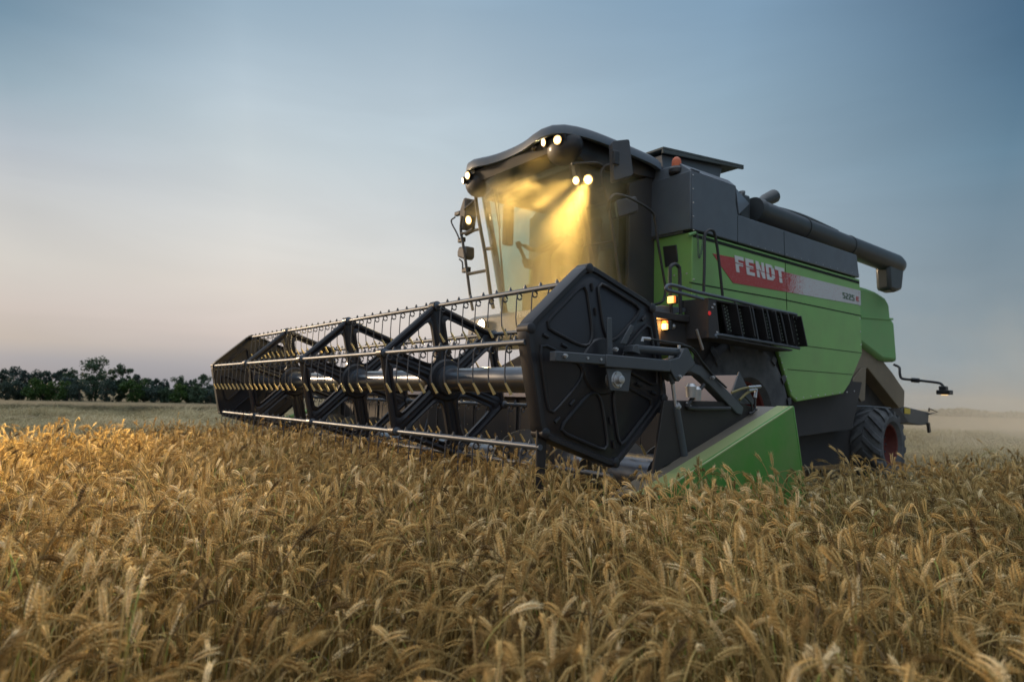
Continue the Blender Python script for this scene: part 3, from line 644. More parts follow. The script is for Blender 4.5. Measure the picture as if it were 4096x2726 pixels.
# ---- reel support arms
def reel_arm(X):
    a = MB()
    p = lambda x, y, dx=0: r4(x, y, X)+Vector((dx, 0, 0))
    # square inner tube, sleeve and shaped rear arm
    a.bar(p(365, 652), p(760, 680), .052, .056)
    a.bar(p(712, 683), p(1160, 720), .066, .072)
    a.prism([p(1085, 668), p(1205, 682), p(1345, 700), p(1420, 724), p(1480, 775), p(1560, 860), p(1700, 1010), p(1688, 1062), p(1655, 1052), p(1470, 860), p(1395, 790), p(1330, 760), p(1240, 760), p(1085, 742)], (-.07, 0, 0))
    ar = a.build('reel_arm', 'arm', comb, bevel=.006)
    b = MB(); b.prism([p(1150, 700, .012), p(1160, 682, .012), p(1240, 660, .012), p(1275, 596, .012), p(1300, 594, .012), p(1352, 705, .012), p(1310, 745, .012), p(1236, 828, .012), p(1215, 815, .012)], (-.094, 0, 0))
    b.prism([p(735, 735, .01), p(910, 735, .01), p(890, 900, .01), p(760, 890, .01)], (-.012, 0, 0))
    b.prism([p(768, 380, -.02), p(798, 380, -.02), p(806, 640, -.02), p(766, 640, -.02)], (-.012, 0, 0))
    b.prism([p(915, 620, .01), p(925, 575, .01), p(950, 570, .01), p(975, 640, .01)], (-.08, 0, 0))
    b.prism([p(860, 560, -.02), p(930, 430, -.02), p(955, 440, -.02), p(900, 570, -.02)], (-.012, 0, 0))
    b.build('bracket', 'arm', ar, bevel=.004, each=True)
    c = MB(); c.tube([p(970, 598, -.03), p(1262, 622, -.03)], .0255, 18); c.tube([p(960, 597, -.03), p(985, 600, -.03)], .029, 18)
    c.tube([p(1255, 622, -.03), p(1290, 628, -.03)], .02, 12); c.build('adjusting_cylinder', 'arm', ar)
    c = MB(); c.tube([p(1215, 800, -.02), p(1240, 1000, -.02)], .0115, 12, mi=1); c.tube([p(1240, 995, -.02), p(1252, 1012, -.02)], .03, 16, mi=1)
    c.tube([p(1241, 1003, -.02), p(1300, 1350, -.02)], .0255, 16); c.tube([p(1200, 770, -.02), p(1222, 840, -.02)], .016, 12)
    c.build('lift_cylinder', ['arm', 'steel'], ar)
    h = MB(); q = p(810, 815)
    h.lathe([(-.04, .05), (.01, .05), (.012, .04), (.02, .04), (.02, .024), (.045, .024), (.048, .018)], q, 'X', 20)
    for i in range(4): g = 2*PI*i/4+.4; h.lathe([(0, .009), (.022, .009)], q+Vector((0, .037*math.cos(g), .037*math.sin(g))), 'X', 6)
    for x, y in ((1237, 795), (1467, 800), (425, 650), (793, 605), (680, 675), (588, 665)):
        h.lathe([(-.01, .013), (.012, .013), (.012, .008), (.02, .008)], p(x, y, .012 if x != 425 else .03), 'X', 6)
    h.build('hub_bolt', 'steel', ar, each=True)
    h = MB(); h.tube(smooth_path([p(1000, 530), p(1060, 535), p(1180, 555), p(1290, 575), p(1370, 650), p(1440, 740), p(1560, 870, .02)]), .0065, 7)
    h.tube(smooth_path([p(1260, 572), p(1330, 600, .015), p(1400, 690, .01), p(1470, 780, .015)]), .0065, 7)
    h.build('hydraulic_hose', 'hose', ar, each=True)
    h = MB(); h.tube([p(990, 548), p(992, 528), p(1045, 532)], .011, 8); h.tube([p(1247, 600), p(1250, 574)], .009, 8); h.build('hose_fitting', 'steel', ar, each=True)
    return ar
reel_arm(-2.80)
# far arm: plain mirrored tube
m = MB(); m.bar((-9.25, 2.43, 1.28), (-9.25, 3.5, 1.30), .06, .065); m.bar((-9.25, 3.45, 1.30), (-9.25, 4.1, .98), .07, .075); m.build('reel_arm', 'arm', comb, bevel=.006)

# ---- cutting table
XB0, XB1, YB = -2.86, -9.25, 4.10
m = MB()
m.box((XB1, YB, .20), (XB0, YB+.03, 1.08)); m.prism([(XB0, 3.3, .12), (XB0, 3.3, .15), (XB0, YB, .24), (XB0, YB, .20)], (XB1-XB0, 0, 0))
for i in range(9): x = XB1+.4+i*.72; m.box((x, YB-.014, .25), (x+.03, YB, 1.05))
m.build('table_back_wall', 'brown_black', comb, bevel=.004)
m = MB(); yb = 4.17
m.prism([(XB0+.02, yb-.13, 1.06), (XB0+.02, yb-.02, 1.25), (XB0+.02, yb+.16, 1.07)], (XB1-XB0, 0, 0)); m.build('top_beam', 'pinkgrey', comb, bevel=.006)
m = MB(); m.prism([(XB0+.024, yb-.14, 1.05), (XB0+.024, yb-.02, 1.27), (XB0+.024, yb+.18, 1.05)], (.012, 0, 0)); m.build('beam_end_plate', 'arm', comb, bevel=.003)
# feed auger with flights
ay, az = 3.72, .52; m = MB(); m.lathe([(0, .12), (XB0-XB1-.1, .12)], (XB1+.05, ay, az), 'X', 24); a_ = m.build('feed_auger', 'axle', comb)
m = MB()
for sg, xa, xb in ((1, XB1+.08, -7.0), (-1, -5.0, XB0-.08)):
    n = 150; turns = abs(xb-xa)/.52; vs = []; fs = []
    for i in range(n+1):
        t = i/n; th = sg*2*PI*turns*t; x = xa+(xb-xa)*t
        for rr_ in (.12, .27): vs.append((x, ay+rr_*math.cos(th), az+rr_*math.sin(th)))
        if i: b = 2*i; fs.append((b-2, b-1, b+1, b))
    vs2 = [(v[0]+.006, v[1], v[2]) for v in vs]; k = len(vs)
    m.add(vs+vs2, fs+[tuple(k+j for j in reversed(f)) for f in fs]+[(2*i+1, 2*i+3, k+2*i+3, k+2*i+1) for i in range(n)])
m.build('flight', 'steel_dull', a_, each=True)
m = MB()
for i in range(14): 
    th = i*1.9; x = -6.9+i*.135; d = Vector((0, math.cos(th), math.sin(th))); m.tube([Vector((x, ay, az))+d*.1, Vector((x, ay, az))+d*.30], .009, 6)
m.build('retracting_finger', 'tube_steel', a_, each=True)
# knife
m = MB(); m.box((XB1, 3.22, .10), (XB0, 3.32, .125)); m.build('knife_bar', 'tube_steel', comb)
m = MB(); x = XB1+.04
while x < XB0-.05:
    m.prism([(x, 3.22, .112), (x+.012, 3.09, .108), (x+.024, 3.22, .112)], (0, 0, .03)); x += .0762
o = m.build('knife_guards', 'steel', comb, smooth=0); o['kind'] = 'stuff'
# near divider: dark side sheet, sloping tan top, green wedge
Xs = -2.82
m = MB(); m.prism([(Xs, 3.0, .10), (Xs, 3.25, .55), (Xs, 3.36, 1.06), (Xs, YB+.05, 1.06), (Xs, 4.55, .98), (Xs, 4.72, .14)], (-.02, 0, 0)); m.build('side_sheet', 'brown_black', comb, bevel=.004)
def strip(name, m_, pts_hi, pts_lo, drop, parent=comb, bevel=.006):
    q = MB(); q.prism(list(pts_hi)+list(reversed(pts_lo)), drop); return q.build(name, m_, parent, bevel=bevel)
dv_ = lambda x, y, X: at(2550+x/2.529, 1300+y/2.529, X=X)
T0, T1 = dv_(60, 1500, -2.87), dv_(1200, 815, -2.87)
G0, G1 = dv_(250, 1530, -2.75), dv_(1410, 820, -2.73)
O0, O1 = dv_(480, 1520, -2.62), dv_(1572, 815, -2.58)
T0, T1 = T0-(T1-T0)*.25, T1; G0, O0 = G0-(G1-G0)*.2, O0-(O1-O0)*.2
tp = strip('divider_top', 'divider_tan', [T0, T1], [G0, G1], (0, 0, -.02))
hl = MB()
for t in (.16, .29): 
    a = T0.lerp(T1, t).lerp(G0.lerp(G1, t), .35)+Vector((0, 0, .004)); dirr = (T1-T0).normalized(); sd = Vector((1, 0, .0))
    P = [a+dirr*.055*math.cos(2*PI*i/16)+sd*.017*math.sin(2*PI*i/16) for i in range(16)]; hl.add(P, [tuple(range(16))])
hl.build('slot', 'panelgap', tp)
strip('divider_edge', 'green_edge', [G0+Vector((0, 0, .006)), G1+Vector((0, 0, .006))], [O0, O1], (0, 0, -.02))
m = MB()
W = [O0, O1, Vector((-2.56, O1.y+.20, .10)), Vector((-2.62, O0.y-.05, .08))]
m.prism([W[0], W[1], W[2], W[3]], (-.03, 0, 0)); m.prism([O1, G1, Vector((-2.70, G1.y+.20, .10)), Vector((-2.56, O1.y+.20, .10))], (0, .02, 0))
m.build('side_divider', 'green_bright', comb, bevel=.012)
m = MB(); m.tube([(-2.87, 3.30, .53), (-2.87, 2.9, .56)], .0, 6) if False else None
m = MB(); m.lathe([(0, .02), (0, .16), (.36, .16), (.38, .12)], (-3.35, 3.55, .55), 'X', 28); m.build('drive_drum', 'axle', comb)
m = MB(); m.prism([(-2.93, 2.44, .92), (-2.93, 2.515, .92), (-2.93, 2.50, .50), (-2.93, 2.47, .46), (-2.93, 2.45, .50)], (-.012, 0, 0)); m.build('end_tine', 'black', comb, bevel=.002)
# latch and hoses at the arm foot
m = MB(); p = lambda x, y, X=-2.80: r4(x, y, X)
m.tube(smooth_path([p(1615, 905), p(1700, 875), p(1810, 862)]), .0085, 7); m.tube(smooth_path([p(1670, 955), p(1725, 905), p(1775, 885)]), .0085, 7); m.build('tan_hose', 'hose_tan', comb, each=True)
m = MB(); m.tube([p(1730, 868), p(1815, 862)], .010, 8); m.tube([p(1730, 890), p(1785, 882), p(1778, 940)], .012, 8)
m.tube([p(1300, 975), p(1345, 1010)], .006, 6); m.lathe([(0, .03), (.07, .036), (.09, .02)], p(1330, 940), 'Z', 12); m.lathe([(0, .03), (.07, .036), (.09, .02)], p(1365, 960), 'Z', 12); m.build('coupling', 'steel', comb, each=True)
m = MB(); m.tube(smooth_path([p(1778, 945), p(1772, 1030), p(1735, 1050)]), .008, 7); m.tube(smooth_path([p(1700, 925), p(1750, 980), p(1760, 1050)]), .007, 7)
m.tube(smooth_path([p(1420, 850), p(1310, 990), p(1340, 1012), p(1420, 1015), p(1600, 1015)]), .014, 9); m.build('hydraulic_pipe', 'black', comb, each=True)
# far divider, lit by the far work lamps
m = MB(); m.prism([(-9.30, 2.5, .30), (-9.30, 3.3, .62), (-9.30, 4.2, 1.0), (-9.30, 4.35, .12), (-9.30, 2.5, .1)], (-.03, 0, 0)); m.prism([(-9.29, 3.0, .50), (-9.29, 4.2, 1.0), (-9.2, 4.2, 1.0), (-9.22, 3.0, .50)], (0, 0, -.02)); m.build('side_sheet', 'divider_tan', comb, bevel=.006)
m = MB(); m.tube([(-9.2, 2.2, .42), (-9.2, 2.9, .56)], [.012, .03], 10); m.tube([(-9.2, 2.9, .56), (-9.2, 3.6, .8)], .03, 10); m.build('crop_lifter', 'green_pale', comb)

# ---- feeder house and lower cab front
m = MB(); m.prism([(-5.35, 4.12, .35), (-5.35, 4.12, 1.02), (-5.35, 5.6, 1.75), (-5.35, 6.3, 1.6), (-5.35, 6.3, 1.0)], (-1.3, 0, 0)); m.build('feeder_house', 'grey_front', comb, bevel=.01)
m = MB(); m.prism([(-5.12, 4.80, 1.64), (-5.12, 4.70, 1.74), (-5.12, 4.72, 1.99), (-5.12, 4.80, 2.03), (-5.12, 5.2, 2.03), (-5.12, 5.2, 1.64)], (-1.9, 0, 0)); lf = m.build('cab_apron', 'grey', comb, bevel=.02)

# ---- cab
ZB, ZT = 2.03, 3.56
def wind(z, x):
    """plan curve of the windscreen"""
    t = (x+6.0)/.80; ybase = 5.10+(4.72-5.10)*(z-2.03)/(3.56-2.03)
    return ybase-.20*(1-t*t)-.05
m = MB(); n = 24; vs = []; fs = []
for j in range(2):
    z = (ZB, ZT)[j]
    for i in range(n+1): x = -6.78+1.56*i/n; vs.append((x, wind(z, x), z))
for i in range(n): fs.append((i, i+1, n+1+i+1, n+1+i))
vs += [(v[0], v[1]+.008, v[2]) for v in vs]; k = 2*(n+1); fs += [tuple(k+q for q in reversed(f)) for f in fs]
m.add(vs, fs); m.build('windscreen', 'glass', comb, smooth=60)
for xs in (-5.19, -6.81):
    m = MB(); m.prism([(xs-.004, 4.80, ZT), (xs-.004, 5.83, ZT), (xs-.004, 5.83, 2.12), (xs-.004, 5.12, 2.12)], (.008, 0, 0)); m.build('side_window', 'glass', comb)
m = MB()
for xs in (-5.20, -6.80):
    m.bar((xs, 5.12, ZB), (xs, 4.73, ZT+.05), .05, .07); m.bar((xs, 5.88, ZB), (xs, 5.88, ZT+.1), .09, .12)
    m.bar((xs, 5.05, ZB+.03), (xs, 5.9, ZB+.03), .06, .10)
m.build('pillar', 'black', comb, bevel=.006, each=True)
m = MB(); m.box((-6.85, 4.98, 1.96), (-5.15, 6.2, 2.05)); m.box((-6.85, 5.86, 2.05), (-6.42, 5.90, 3.6)); m.box((-5.62, 5.86, 2.05), (-5.15, 5.90, 3.6)); m.box((-6.42, 5.86, 2.05), (-5.62, 5.90, 2.75)); m.box((-6.42, 5.86, 3.4), (-5.62, 5.90, 3.6))
m.build('cab_rear_wall', 'interior', comb)
m = MB(); m.box((-6.80, 4.74, 3.44), (-5.20, 5.9, 3.56)); m.build('headliner', 'interior', comb, bevel=.02)
# column between cab and tank (black cladding beside the platform)
m = MB(); m.box((-6.9, 5.90, 1.5), (-5.12, 6.15, 3.62)); m.prism([(-5.12, 5.5, 2.03), (-5.12, 5.5, 3.42), (-5.12, 5.9, 3.6), (-5.12, 5.9, 2.03)], (-.05, 0, 0)); m.build('cab_bulkhead', 'grey_front', comb, bevel=.01)
# seat, steering wheel, console
m = MB(); m.box((-6.30, 5.20, 2.45), (-5.78, 5.66, 2.58)); m.prism([(-6.28, 5.60, 2.55), (-6.28, 5.72, 2.52), (-6.28, 5.82, 3.22), (-6.28, 5.74, 3.24)], (.46, 0, 0)); m.box((-6.2, 5.26, 2.05), (-5.85, 5.60, 2.45)); s_ = m.build('seat', 'seat', comb, bevel=.04)
m = MB(); m.prism([(-6.40, 5.15, 2.62), (-6.40, 5.50, 2.60), (-6.40, 5.50, 2.68), (-6.40, 5.10, 2.72)], (-.1, 0, 0)); m.tube([(-6.45, 5.13, 2.70), (-6.47, 5.05, 2.86)], .022, 10); m.tube([(-6.47, 5.05, 2.84), (-6.48, 5.03, 2.92)], [.028, .034], 10); m.build('armrest', 'interior', s_, bevel=.01)
m = MB(); m.bar((-6.02, 5.02, 2.05), (-6.02, 5.16, 2.72), .13, .17); m.build('steering_column', 'interior', comb, bevel=.02)
m = MB(); cc = Vector((-6.02, 5.16, 2.84)); u_ = Vector((1, 0, 0)); v_ = Vector((0, .80, .6)).normalized(); m.tube(arc(cc, .19, 0, 2*PI, 32, u_, v_)[:-1], .015, 8, closed=True)
for a in (0, 2.1, 4.2): m.tube([cc, cc+(u_*math.cos(a)+v_*math.sin(a))*.19], .011, 6)
m.build('steering_wheel', 'interior', comb)
m = MB(); m.box((-6.74, 5.30, 2.05), (-6.44, 5.75, 2.46)); m.build('side_console', 'interior', comb, bevel=.05)
m = MB(); a = rc_(470, 600, X=-6.72); m.box((-6.70, 4.95, 2.90), (-6.62, 5.08, 3.40)); m.build('monitor', 'interior', comb, bevel=.02)
m = MB()
w0 = Vector((-6.55, 4.70, 3.50)); m.tube([w0, (-6.52, 4.78, 3.05), (-6.60, 4.90, 2.45)], .008, 6); m.tube([(-6.45, 4.68, 3.5), (-6.50, 4.78, 3.05)], .006, 6); m.tube([(-6.62, 4.86, 2.95), (-6.62, 4.98, 2.12)], .011, 6)
m.build('wiper', 'black', comb, each=True)

# ---- roof
def roof():
    n_, k_ = 56, 16; vs = []; fs = []
    x0, x1, y0, y1 = -7.02, -4.98, 4.42, 6.12
    cx, cy_ = (x0+x1)/2, (y0+y1)/2; hx, hy = (x1-x0)/2, (y1-y0)/2
    def rim(th, f):
        c, s = math.cos(th), math.sin(th); p = 5.0
        r_ = (abs(c)**p+abs(s)**p)**(-1/p)
        x = cx+hx*r_*c*f; y = cy_+hy*r_*s*f
        if s < 0: y += .10*(1-min(1, abs(x-cx)/.55)**2)*max(0, -s)*f*.9        # front edge swept back between the pods
        return x, y
    def top(x, y):
        z = 3.70+.10*(1-((x-cx)/hx)**2)+.06*(1-((y-cy_)/hy)**2)
        for px in (-5.20, -6.80):
            z += .09*math.exp(-(((x-px)/.34)**2)-((y-4.50)/.62)**2)
        return z
    rings = []
    for f in (0.02, .25, .5, .7, .84, .93, .975): rings.append([(*rim(2*PI*i/n_, f), top(*rim(2*PI*i/n_, f))) for i in range(n_)])
    for f, dz in ((.992, -.010), (1.003, -.028), (1.005, -.105), (.99, -.112), (.955, -.105), (.94, -.04)):
        rings.append([(*rim(2*PI*i/n_, f), top(*rim(2*PI*i/n_, .975))+dz) for i in range(n_)])
    vs = [v for r_ in rings for v in r_]
    for a in range(len(rings)-1):
        for j in range(n_): fs.append((a*n_+j, a*n_+(j+1) % n_, (a+1)*n_+(j+1) % n_, (a+1)*n_+j))
    fs.append(tuple(range(n_))); fs.append(tuple(reversed(range((len(rings)-1)*n_, len(rings)*n_))))
    m = MB(); m.add(vs, fs); return m.build('cab_roof', 'roof', comb, smooth=50)
rf = roof()
def ball(m, c, r_, sx=1, sy=1, sz=1, n=20, mi=0):
    c = Vector(c); vs = []; fs = []
    for i in range(n//2+1):
        ph = PI*i/(n//2)
        for j in range(n): th = 2*PI*j/n; vs.append((c.x+r_*sx*math.sin(ph)*math.cos(th), c.y+r_*sy*math.sin(ph)*math.sin(th), c.z+r_*sz*math.cos(ph)))
    for i in range(n//2):
        for j in range(n): fs.append((i*n+j, (i+1)*n+j, (i+1)*n+(j+1) % n, i*n+(j+1) % n))
    return m.add(vs, fs, mi)
m = MB()
for px in (-5.25, -6.78): ball(m, (px, 4.66, 3.65), .20, 1.2, .72, .95)
m.prism([(-6.9, 4.52, 3.72), (-6.9, 4.56, 3.60), (-6.9, 4.80, 3.50), (-6.9, 5.9, 3.55), (-6.9, 5.9, 3.70)], (1.8, 0, 0))
fa = m.build('roof_fascia', 'black', rf)
LAMPS = []
def lamp(c, d, rad=.05, on=True, parent=comb, housing=True, power=60, spot=70, bd=None):
    """round work lamp: housing, lens, and its own beam"""
    c = Vector(c); d = Vector(d).normalized(); m = MB()
    if housing: m.lathe([(-.09, .02), (-.075, rad*.75), (-.01, rad*1.12), (.004, rad*1.12)], c, d, 20)
    else: m.lathe([(-.03, rad*1.1), (.002, rad*1.14)], c, d, 20)
    o = m.build('work_lamp', 'black', parent); m = MB(); m.lathe([(.0, rad*.98), (.004, rad*.94)], c+d*.003, d, 20, mi=1); m.lathe([(.004, rad*.62), (.009, rad*.5), (.011, rad*.3)], c+d*.003, d, 20)
    m.build('lens', ['lamp_on', 'lamp_rim'] if on else ['lens_off', 'lens_off'], o)
    if on and power:
        l = bpy.data.lights.new('beam', 'SPOT'); l.energy = power; l.color = (1, .68, .24); l.spot_size = math.radians(spot); l.spot_blend = .8; l.shadow_soft_size = .04
        lo = bpy.data.objects.new('beam', l); C.objects.link(lo); bd = Vector(bd).normalized() if bd else d; lo.location = c+d*.05; lo.rotation_euler = (-bd).to_track_quat('Z', 'Y').to_euler()
        if spot < 100: LAMPS.append(lo)
    return o
PW = 1.0
lamp(at(2230, 560, Y=4.50), (.35, -1, -.18), .048, power=2100*PW, spot=75)
lamp(at(2175, 570, Y=4.51), (-.15, -1, -.20), .042, power=1600*PW, spot=75)
lamp(at(2131, 592, Y=4.51), (-.6, -1, -.2), .030, on=False)
lamp(at(1871, 702, Y=4.48), (.05, -1, -.2), .045, power=1900*PW, spot=75)
lamp(at(1853, 722, Y=4.50), (-.5, -1, -.2), .04, power=1300*PW, spot=75)
lamp(at(1892, 686, Y=4.51), (.35, -1, -.2), .03, on=False)
# handrail-mounted lamps (near pair, far pair)
lamp(at(2353, 718, Y=4.62), (.45, -1, -.45), .050, bd=(.02, -.42, -.9), power=330*PW, spot=52)
lamp(at(2305, 722, Y=4.62), (.15, -1, -.30), .044, bd=(-1, -.35, -.22), power=300*PW, spot=55)
lamp(at(1875, 880, Y=4.66), (.12, -1, -.30), .055, power=1300*PW, spot=70)
# headlamp in the apron
m = MB(); c = at(1928, 1300, Y=4.66); m.lathe([(-.06, .05), (0, .078), (.012, .07)], c, (0, -1, 0), 24); o = m.build('headlamp', 'black', lf); m = MB(); m.lathe([(.004, .068), (.016, .05), (.02, .02)], c+Vector((0, -.006, 0)), (0, -1, 0), 24); m.build('lens', 'lamp_on', o)
l = bpy.data.lights.new('beam', 'SPOT'); l.energy = 110*PW; l.color = (1, .72, .34); l.spot_size = math.radians(110); l.spot_blend = .8; l.shadow_soft_size = .06
lo = bpy.data.objects.new('beam', l); C.objects.link(lo); lo.location = c+Vector((0, -.06, 0)); lo.rotation_euler = Vector((-.2, 1, .25)).to_track_quat('Z', 'Y').to_euler()
# apron lettering
def letters(word, org, ux, uy, h, adv, gap, mat_, name, parent, slant=.12, ext=None, wd=None, cut=None):
    """block capitals and digits built from bars; cut = (y0,y1) band left open across the letters"""
    w = .62
    S = {'F': [(0, 0, .26, 1), (.26, .78, w+.1, 1), (.26, .42, w, .62)],
         'E': [(0, 0, .26, 1), (.26, .79, w+.06, 1), (.26, .40, w, .60), (.26, 0, w+.06, .21)],
         'T': [(-.04, .77, w+.20, 1), (w/2-.05, 0, w/2+.21, .77)],
         '5': [(0, .82, w, 1), (0, .5, .2, .82), (.2, .46, w-.1, .62), (w-.2, .1, w, .52), (0, 0, w-.1, .18)],
         '2': [(0, .82, w-.1, 1), (w-.2, .52, w, .9), (.1, .42, w-.08, .58), (0, .1, .2, .5), (0, 0, w, .18)]}
    m = MB(); x = 0; org = Vector(org); ux = Vector(ux); uy = Vector(uy); nrm = Vector(ext)
    def put(poly): m.prism([org+ux*(x+(px+slant*py)*h)+uy*py*h for px, py in poly], nrm)
    def clip(poly):
        if not cut: return [poly]
        out = []
        for lo_, hi_ in ((-1, 0), (1, 1)):
            q = []; f = (lambda p: (p[1]-(cut[0]+cut[2]*(x/h+p[0]))) < 0) if lo_ < 0 else (lambda p: (p[1]-(cut[1]+cut[2]*(x/h+p[0]))) > 0)
            g = (lambda p: p[1]-(cut[0]+cut[2]*(x/h+p[0]))) if lo_ < 0 else (lambda p: p[1]-(cut[1]+cut[2]*(x/h+p[0])))
            for i in range(len(poly)):
                a, b = poly[i], poly[(i+1) % len(poly)]; ga, gb = g(a), g(b)
                if f(a): q.append(a)
                if (ga < 0) != (gb < 0): t = ga/(ga-gb); q.append((a[0]+(b[0]-a[0])*t, a[1]+(b[1]-a[1])*t))
            if len(q) > 2: out.append(q)
        return out
    for ch in word:
        P = []
        if ch in S: P = [[(a, b), (c_, b), (c_, d_), (a, d_)] for a, b, c_, d_ in S[ch]]
        elif ch == 'N': P = [[(0, 0), (.24, 0), (.24, 1), (0, 1)], [(w-.14, 0), (w+.10, 0), (w+.10, 1), (w-.14, 1)], [(.24, .62), (w-.14, 0), (w-.14, .38), (.24, 1)]]
        elif ch == 'D': P = [[(0, 0), (.25, 0), (.25, 1), (0, 1)], [(.25, .8), (w-.14, .8), (w+.06, 1-.22), (w-.08, .98), (.25, 1)], [(.25, 0), (w-.08, .02), (w+.06, .22), (w-.14, .2), (.25, .2)], [(w-.16, .2), (w+.10, .16), (w+.13, .5), (w+.10, .84), (w-.16, .8)]]
        for q in P:
            for r_ in clip(q): put(r_)
        x += adv*h
    return m.build(name, mat_, parent, smooth=0)
q0, q1 = at(2065, 1262, Y=4.70), at(2162, 1252, Y=4.70)
letters('FENDT', at(2065, 1270, Y=4.695), (1, 0, 0), (0, 0, 1), .062, .82, 0, 'white', 'apron_lettering', lf, ext=(0, -.003, 0))

# ---- mirrors and tubular frames
m = MB(); p = lambda x, y, X=-4.95: rc_(x, y, X=X)
m.tube(smooth_path([p(1420, 402), p(1350, 412), p(1305, 430), p(1283, 475), p(1290, 540), p(1318, 640), p(1345, 760), p(1362, 880), p(1385, 1020), p(1405, 1170), p(1432, 1345)]), .017, 10)
m.tube(smooth_path([p(1050, 402, -5.1), p(1150, 396, -5.05), p(1245, 395), p(1290, 420), p(1305, 470)]), .014, 9)
m.tube([p(1330, 640), p(1345, 780)], .024, 10)
m.tube([p(1352, 845), p(1450, 795)], .011, 8); m.tube([p(1150, 1045, -5.15), p(1385, 1005)], .011, 8); m.tube([p(1250, 610), p(1310, 590)], .012, 8)
fr = m.build('mirror_frame', 'black', comb)
m = MB(); p2 = lambda x, y: rc_(x, y, X=-4.80)
m.tube(smooth_path([rc_(1340, 760, X=-4.93), p2(1350, 690), p2(1385, 643), p2(1470, 655), p2(1575, 705), p2(1680, 775), p2(1706, 840), p2(1725, 1000), p2(1755, 1180), p2(1785, 1370), p2(1775, 1460), p2(1735, 1495), p2(1680, 1505)]), .014, 10); m.build('grab_rail', 'black', comb)
def mirror(cor, X, thick, name='mirror', rot=0):
    """rounded housing traced at its own distance with real thickness"""
    P = [rc_(x, y, X=X) for x, y in cor]; Q = []
    n = len(P)
    for i in range(n):
        a, b, c_ = P[i-1], P[i], P[(i+1) % n]; d = .03
        for t in (0, .33, .66, 1): p0 = b+(a-b).normalized()*d; p1 = b+(c_-b).normalized()*d; Q.append(p0*(1-t)**2+b*2*t*(1-t)+p1*t*t)
    m = MB(); m.prism(Q, thick); return m.build(name, 'mirror_back', comb, bevel=.018)
mirror([(1370, 222), (1505, 208), (1535, 490), (1385, 535)], -4.78, (-.10, .05, 0))
mirror([(1400, 685), (1560, 652), (1578, 770), (1420, 820)], -4.86, (-.08, .05, 0))
m = MB(); m.box(tuple(rc_(1395, 370, X=-4.765)-Vector((.02, .03, .05))), tuple(rc_(1395, 330, X=-4.765)+Vector((.015, .05, .04)))); m.build('mirror_clamp', 'black', comb, bevel=.008, each=True)
# far frame
fy = 4.72
p = lambda x, y: at(1780+x/2.613, 650+y/2.613, Y=fy)
m = MB(); m.tube(smooth_path([p(330, 285), p(325, 400), p(370, 690), p(420, 960), p(480, 1400), p(505, 1520)]), .022, 10)
m.tube(smooth_path([p(180, 560), p(165, 700), p(190, 860), p(225, 1100), p(265, 1400), p(290, 1540)]), .018, 10); m.tube([p(205, 490), p(325, 385)], .018, 8)
m.tube([p(165, 745), p(380, 690)], .018, 8); m.tube([p(240, 1165), p(440, 1125)], .020, 8)
m.tube(smooth_path([p(105, 570), p(65, 615), p(120, 730), p(150, 800)]), .010, 8); m.tube(smooth_path([p(150, 1010), p(180, 1040), p(185, 1110)]), .010, 8)
m.tube([p(440, 900), p(505, 895)], .022, 8); m.tube([p(220, 745), p(300, 700)], .03, 8)
m.build('mirror_frame', 'black', comb)
def fmirror(pts, th):
    m = MB(); m.prism([p(*q) for q in pts], (0, th, 0)); return m.build('mirror', 'mirror_back', comb, bevel=.02)
fmirror([(190, 370), (214, 362), (214, 520), (190, 700), (150, 700), (150, 500)], .18)
fmirror([(140, 880), (216, 868), (216, 980), (190, 1010), (125, 985), (125, 930)], .14)
m = MB(); m.box(tuple(p(95, 560)), tuple(p(150, 500)+Vector((0, .05, 0)))); m.box(tuple(p(172, 1152)), tuple(p(238, 1085)+Vector((0, .05, 0)))); m.box(tuple(p(130, 838)), tuple(p(185, 775)+Vector((0, .05, 0)))); m.build('mirror_clamp', 'black', comb, bevel=.008, each=True)

# ---- body side panel
SX = XN
side = [(2769, 925), (3439, 1117), (3449, 1413), (3399, 1534), (3373, 1574), (3189, 1606), (3164, 1580), (3112, 1402), (3090, 1368), (2769, 1300)]
m = MB(); m.prism([at(x, y, X=SX) for x, y in side], (-.05, 0, 0)); sp_ = m.build('side_panel', 'green', comb, bevel=.012)
def ystrip(pts, w, name, m_, X=SX+.0025, parent=sp_):
    m = MB(); P = [at(x, y, X=X) for x, y in pts]
    for a, b in zip(P, P[1:]): m.bar(a, b, .003, w, up=(b-a).cross(Vector((1, 0, 0))))
    return m.build(name, m_, parent, smooth=0)
ystrip([(2757, 1129), (3142, 1199), (3443, 1262)], .012, 'panel_seam', 'panelgap')
ystrip([(3141, 1040), (3148, 1240)], .007, 'panel_seam', 'panelgap')
ystrip([(3205, 1380), (3447, 1411)], .006, 'panel_seam', 'panelgap'); ystrip([(3150, 1476), (3410, 1497)], .006, 'panel_seam', 'panelgap')
ystrip([(2772, 940), (3437, 1130)], .035, 'top_dark_strip', 'panelgap')  # dark strip along the top edge of the panel
m = MB()
for i in range(9): m.lathe([(0, .010), (.006, .007)], at(3185+i*29, 1592-i*3.6, X=SX+.0), 'X', 8)
for i in range(5): m.lathe([(0, .010), (.006, .007)], at(3436+i*2, 1170+i*52, X=SX+.0), 'X', 8)
for i in range(6): m.lathe([(0, .010), (.006, .007)], at(3118+i*9, 1422+i*28, X=SX+.0), 'X', 8)
m.build('panel_screw', 'steel', sp_, each=True)
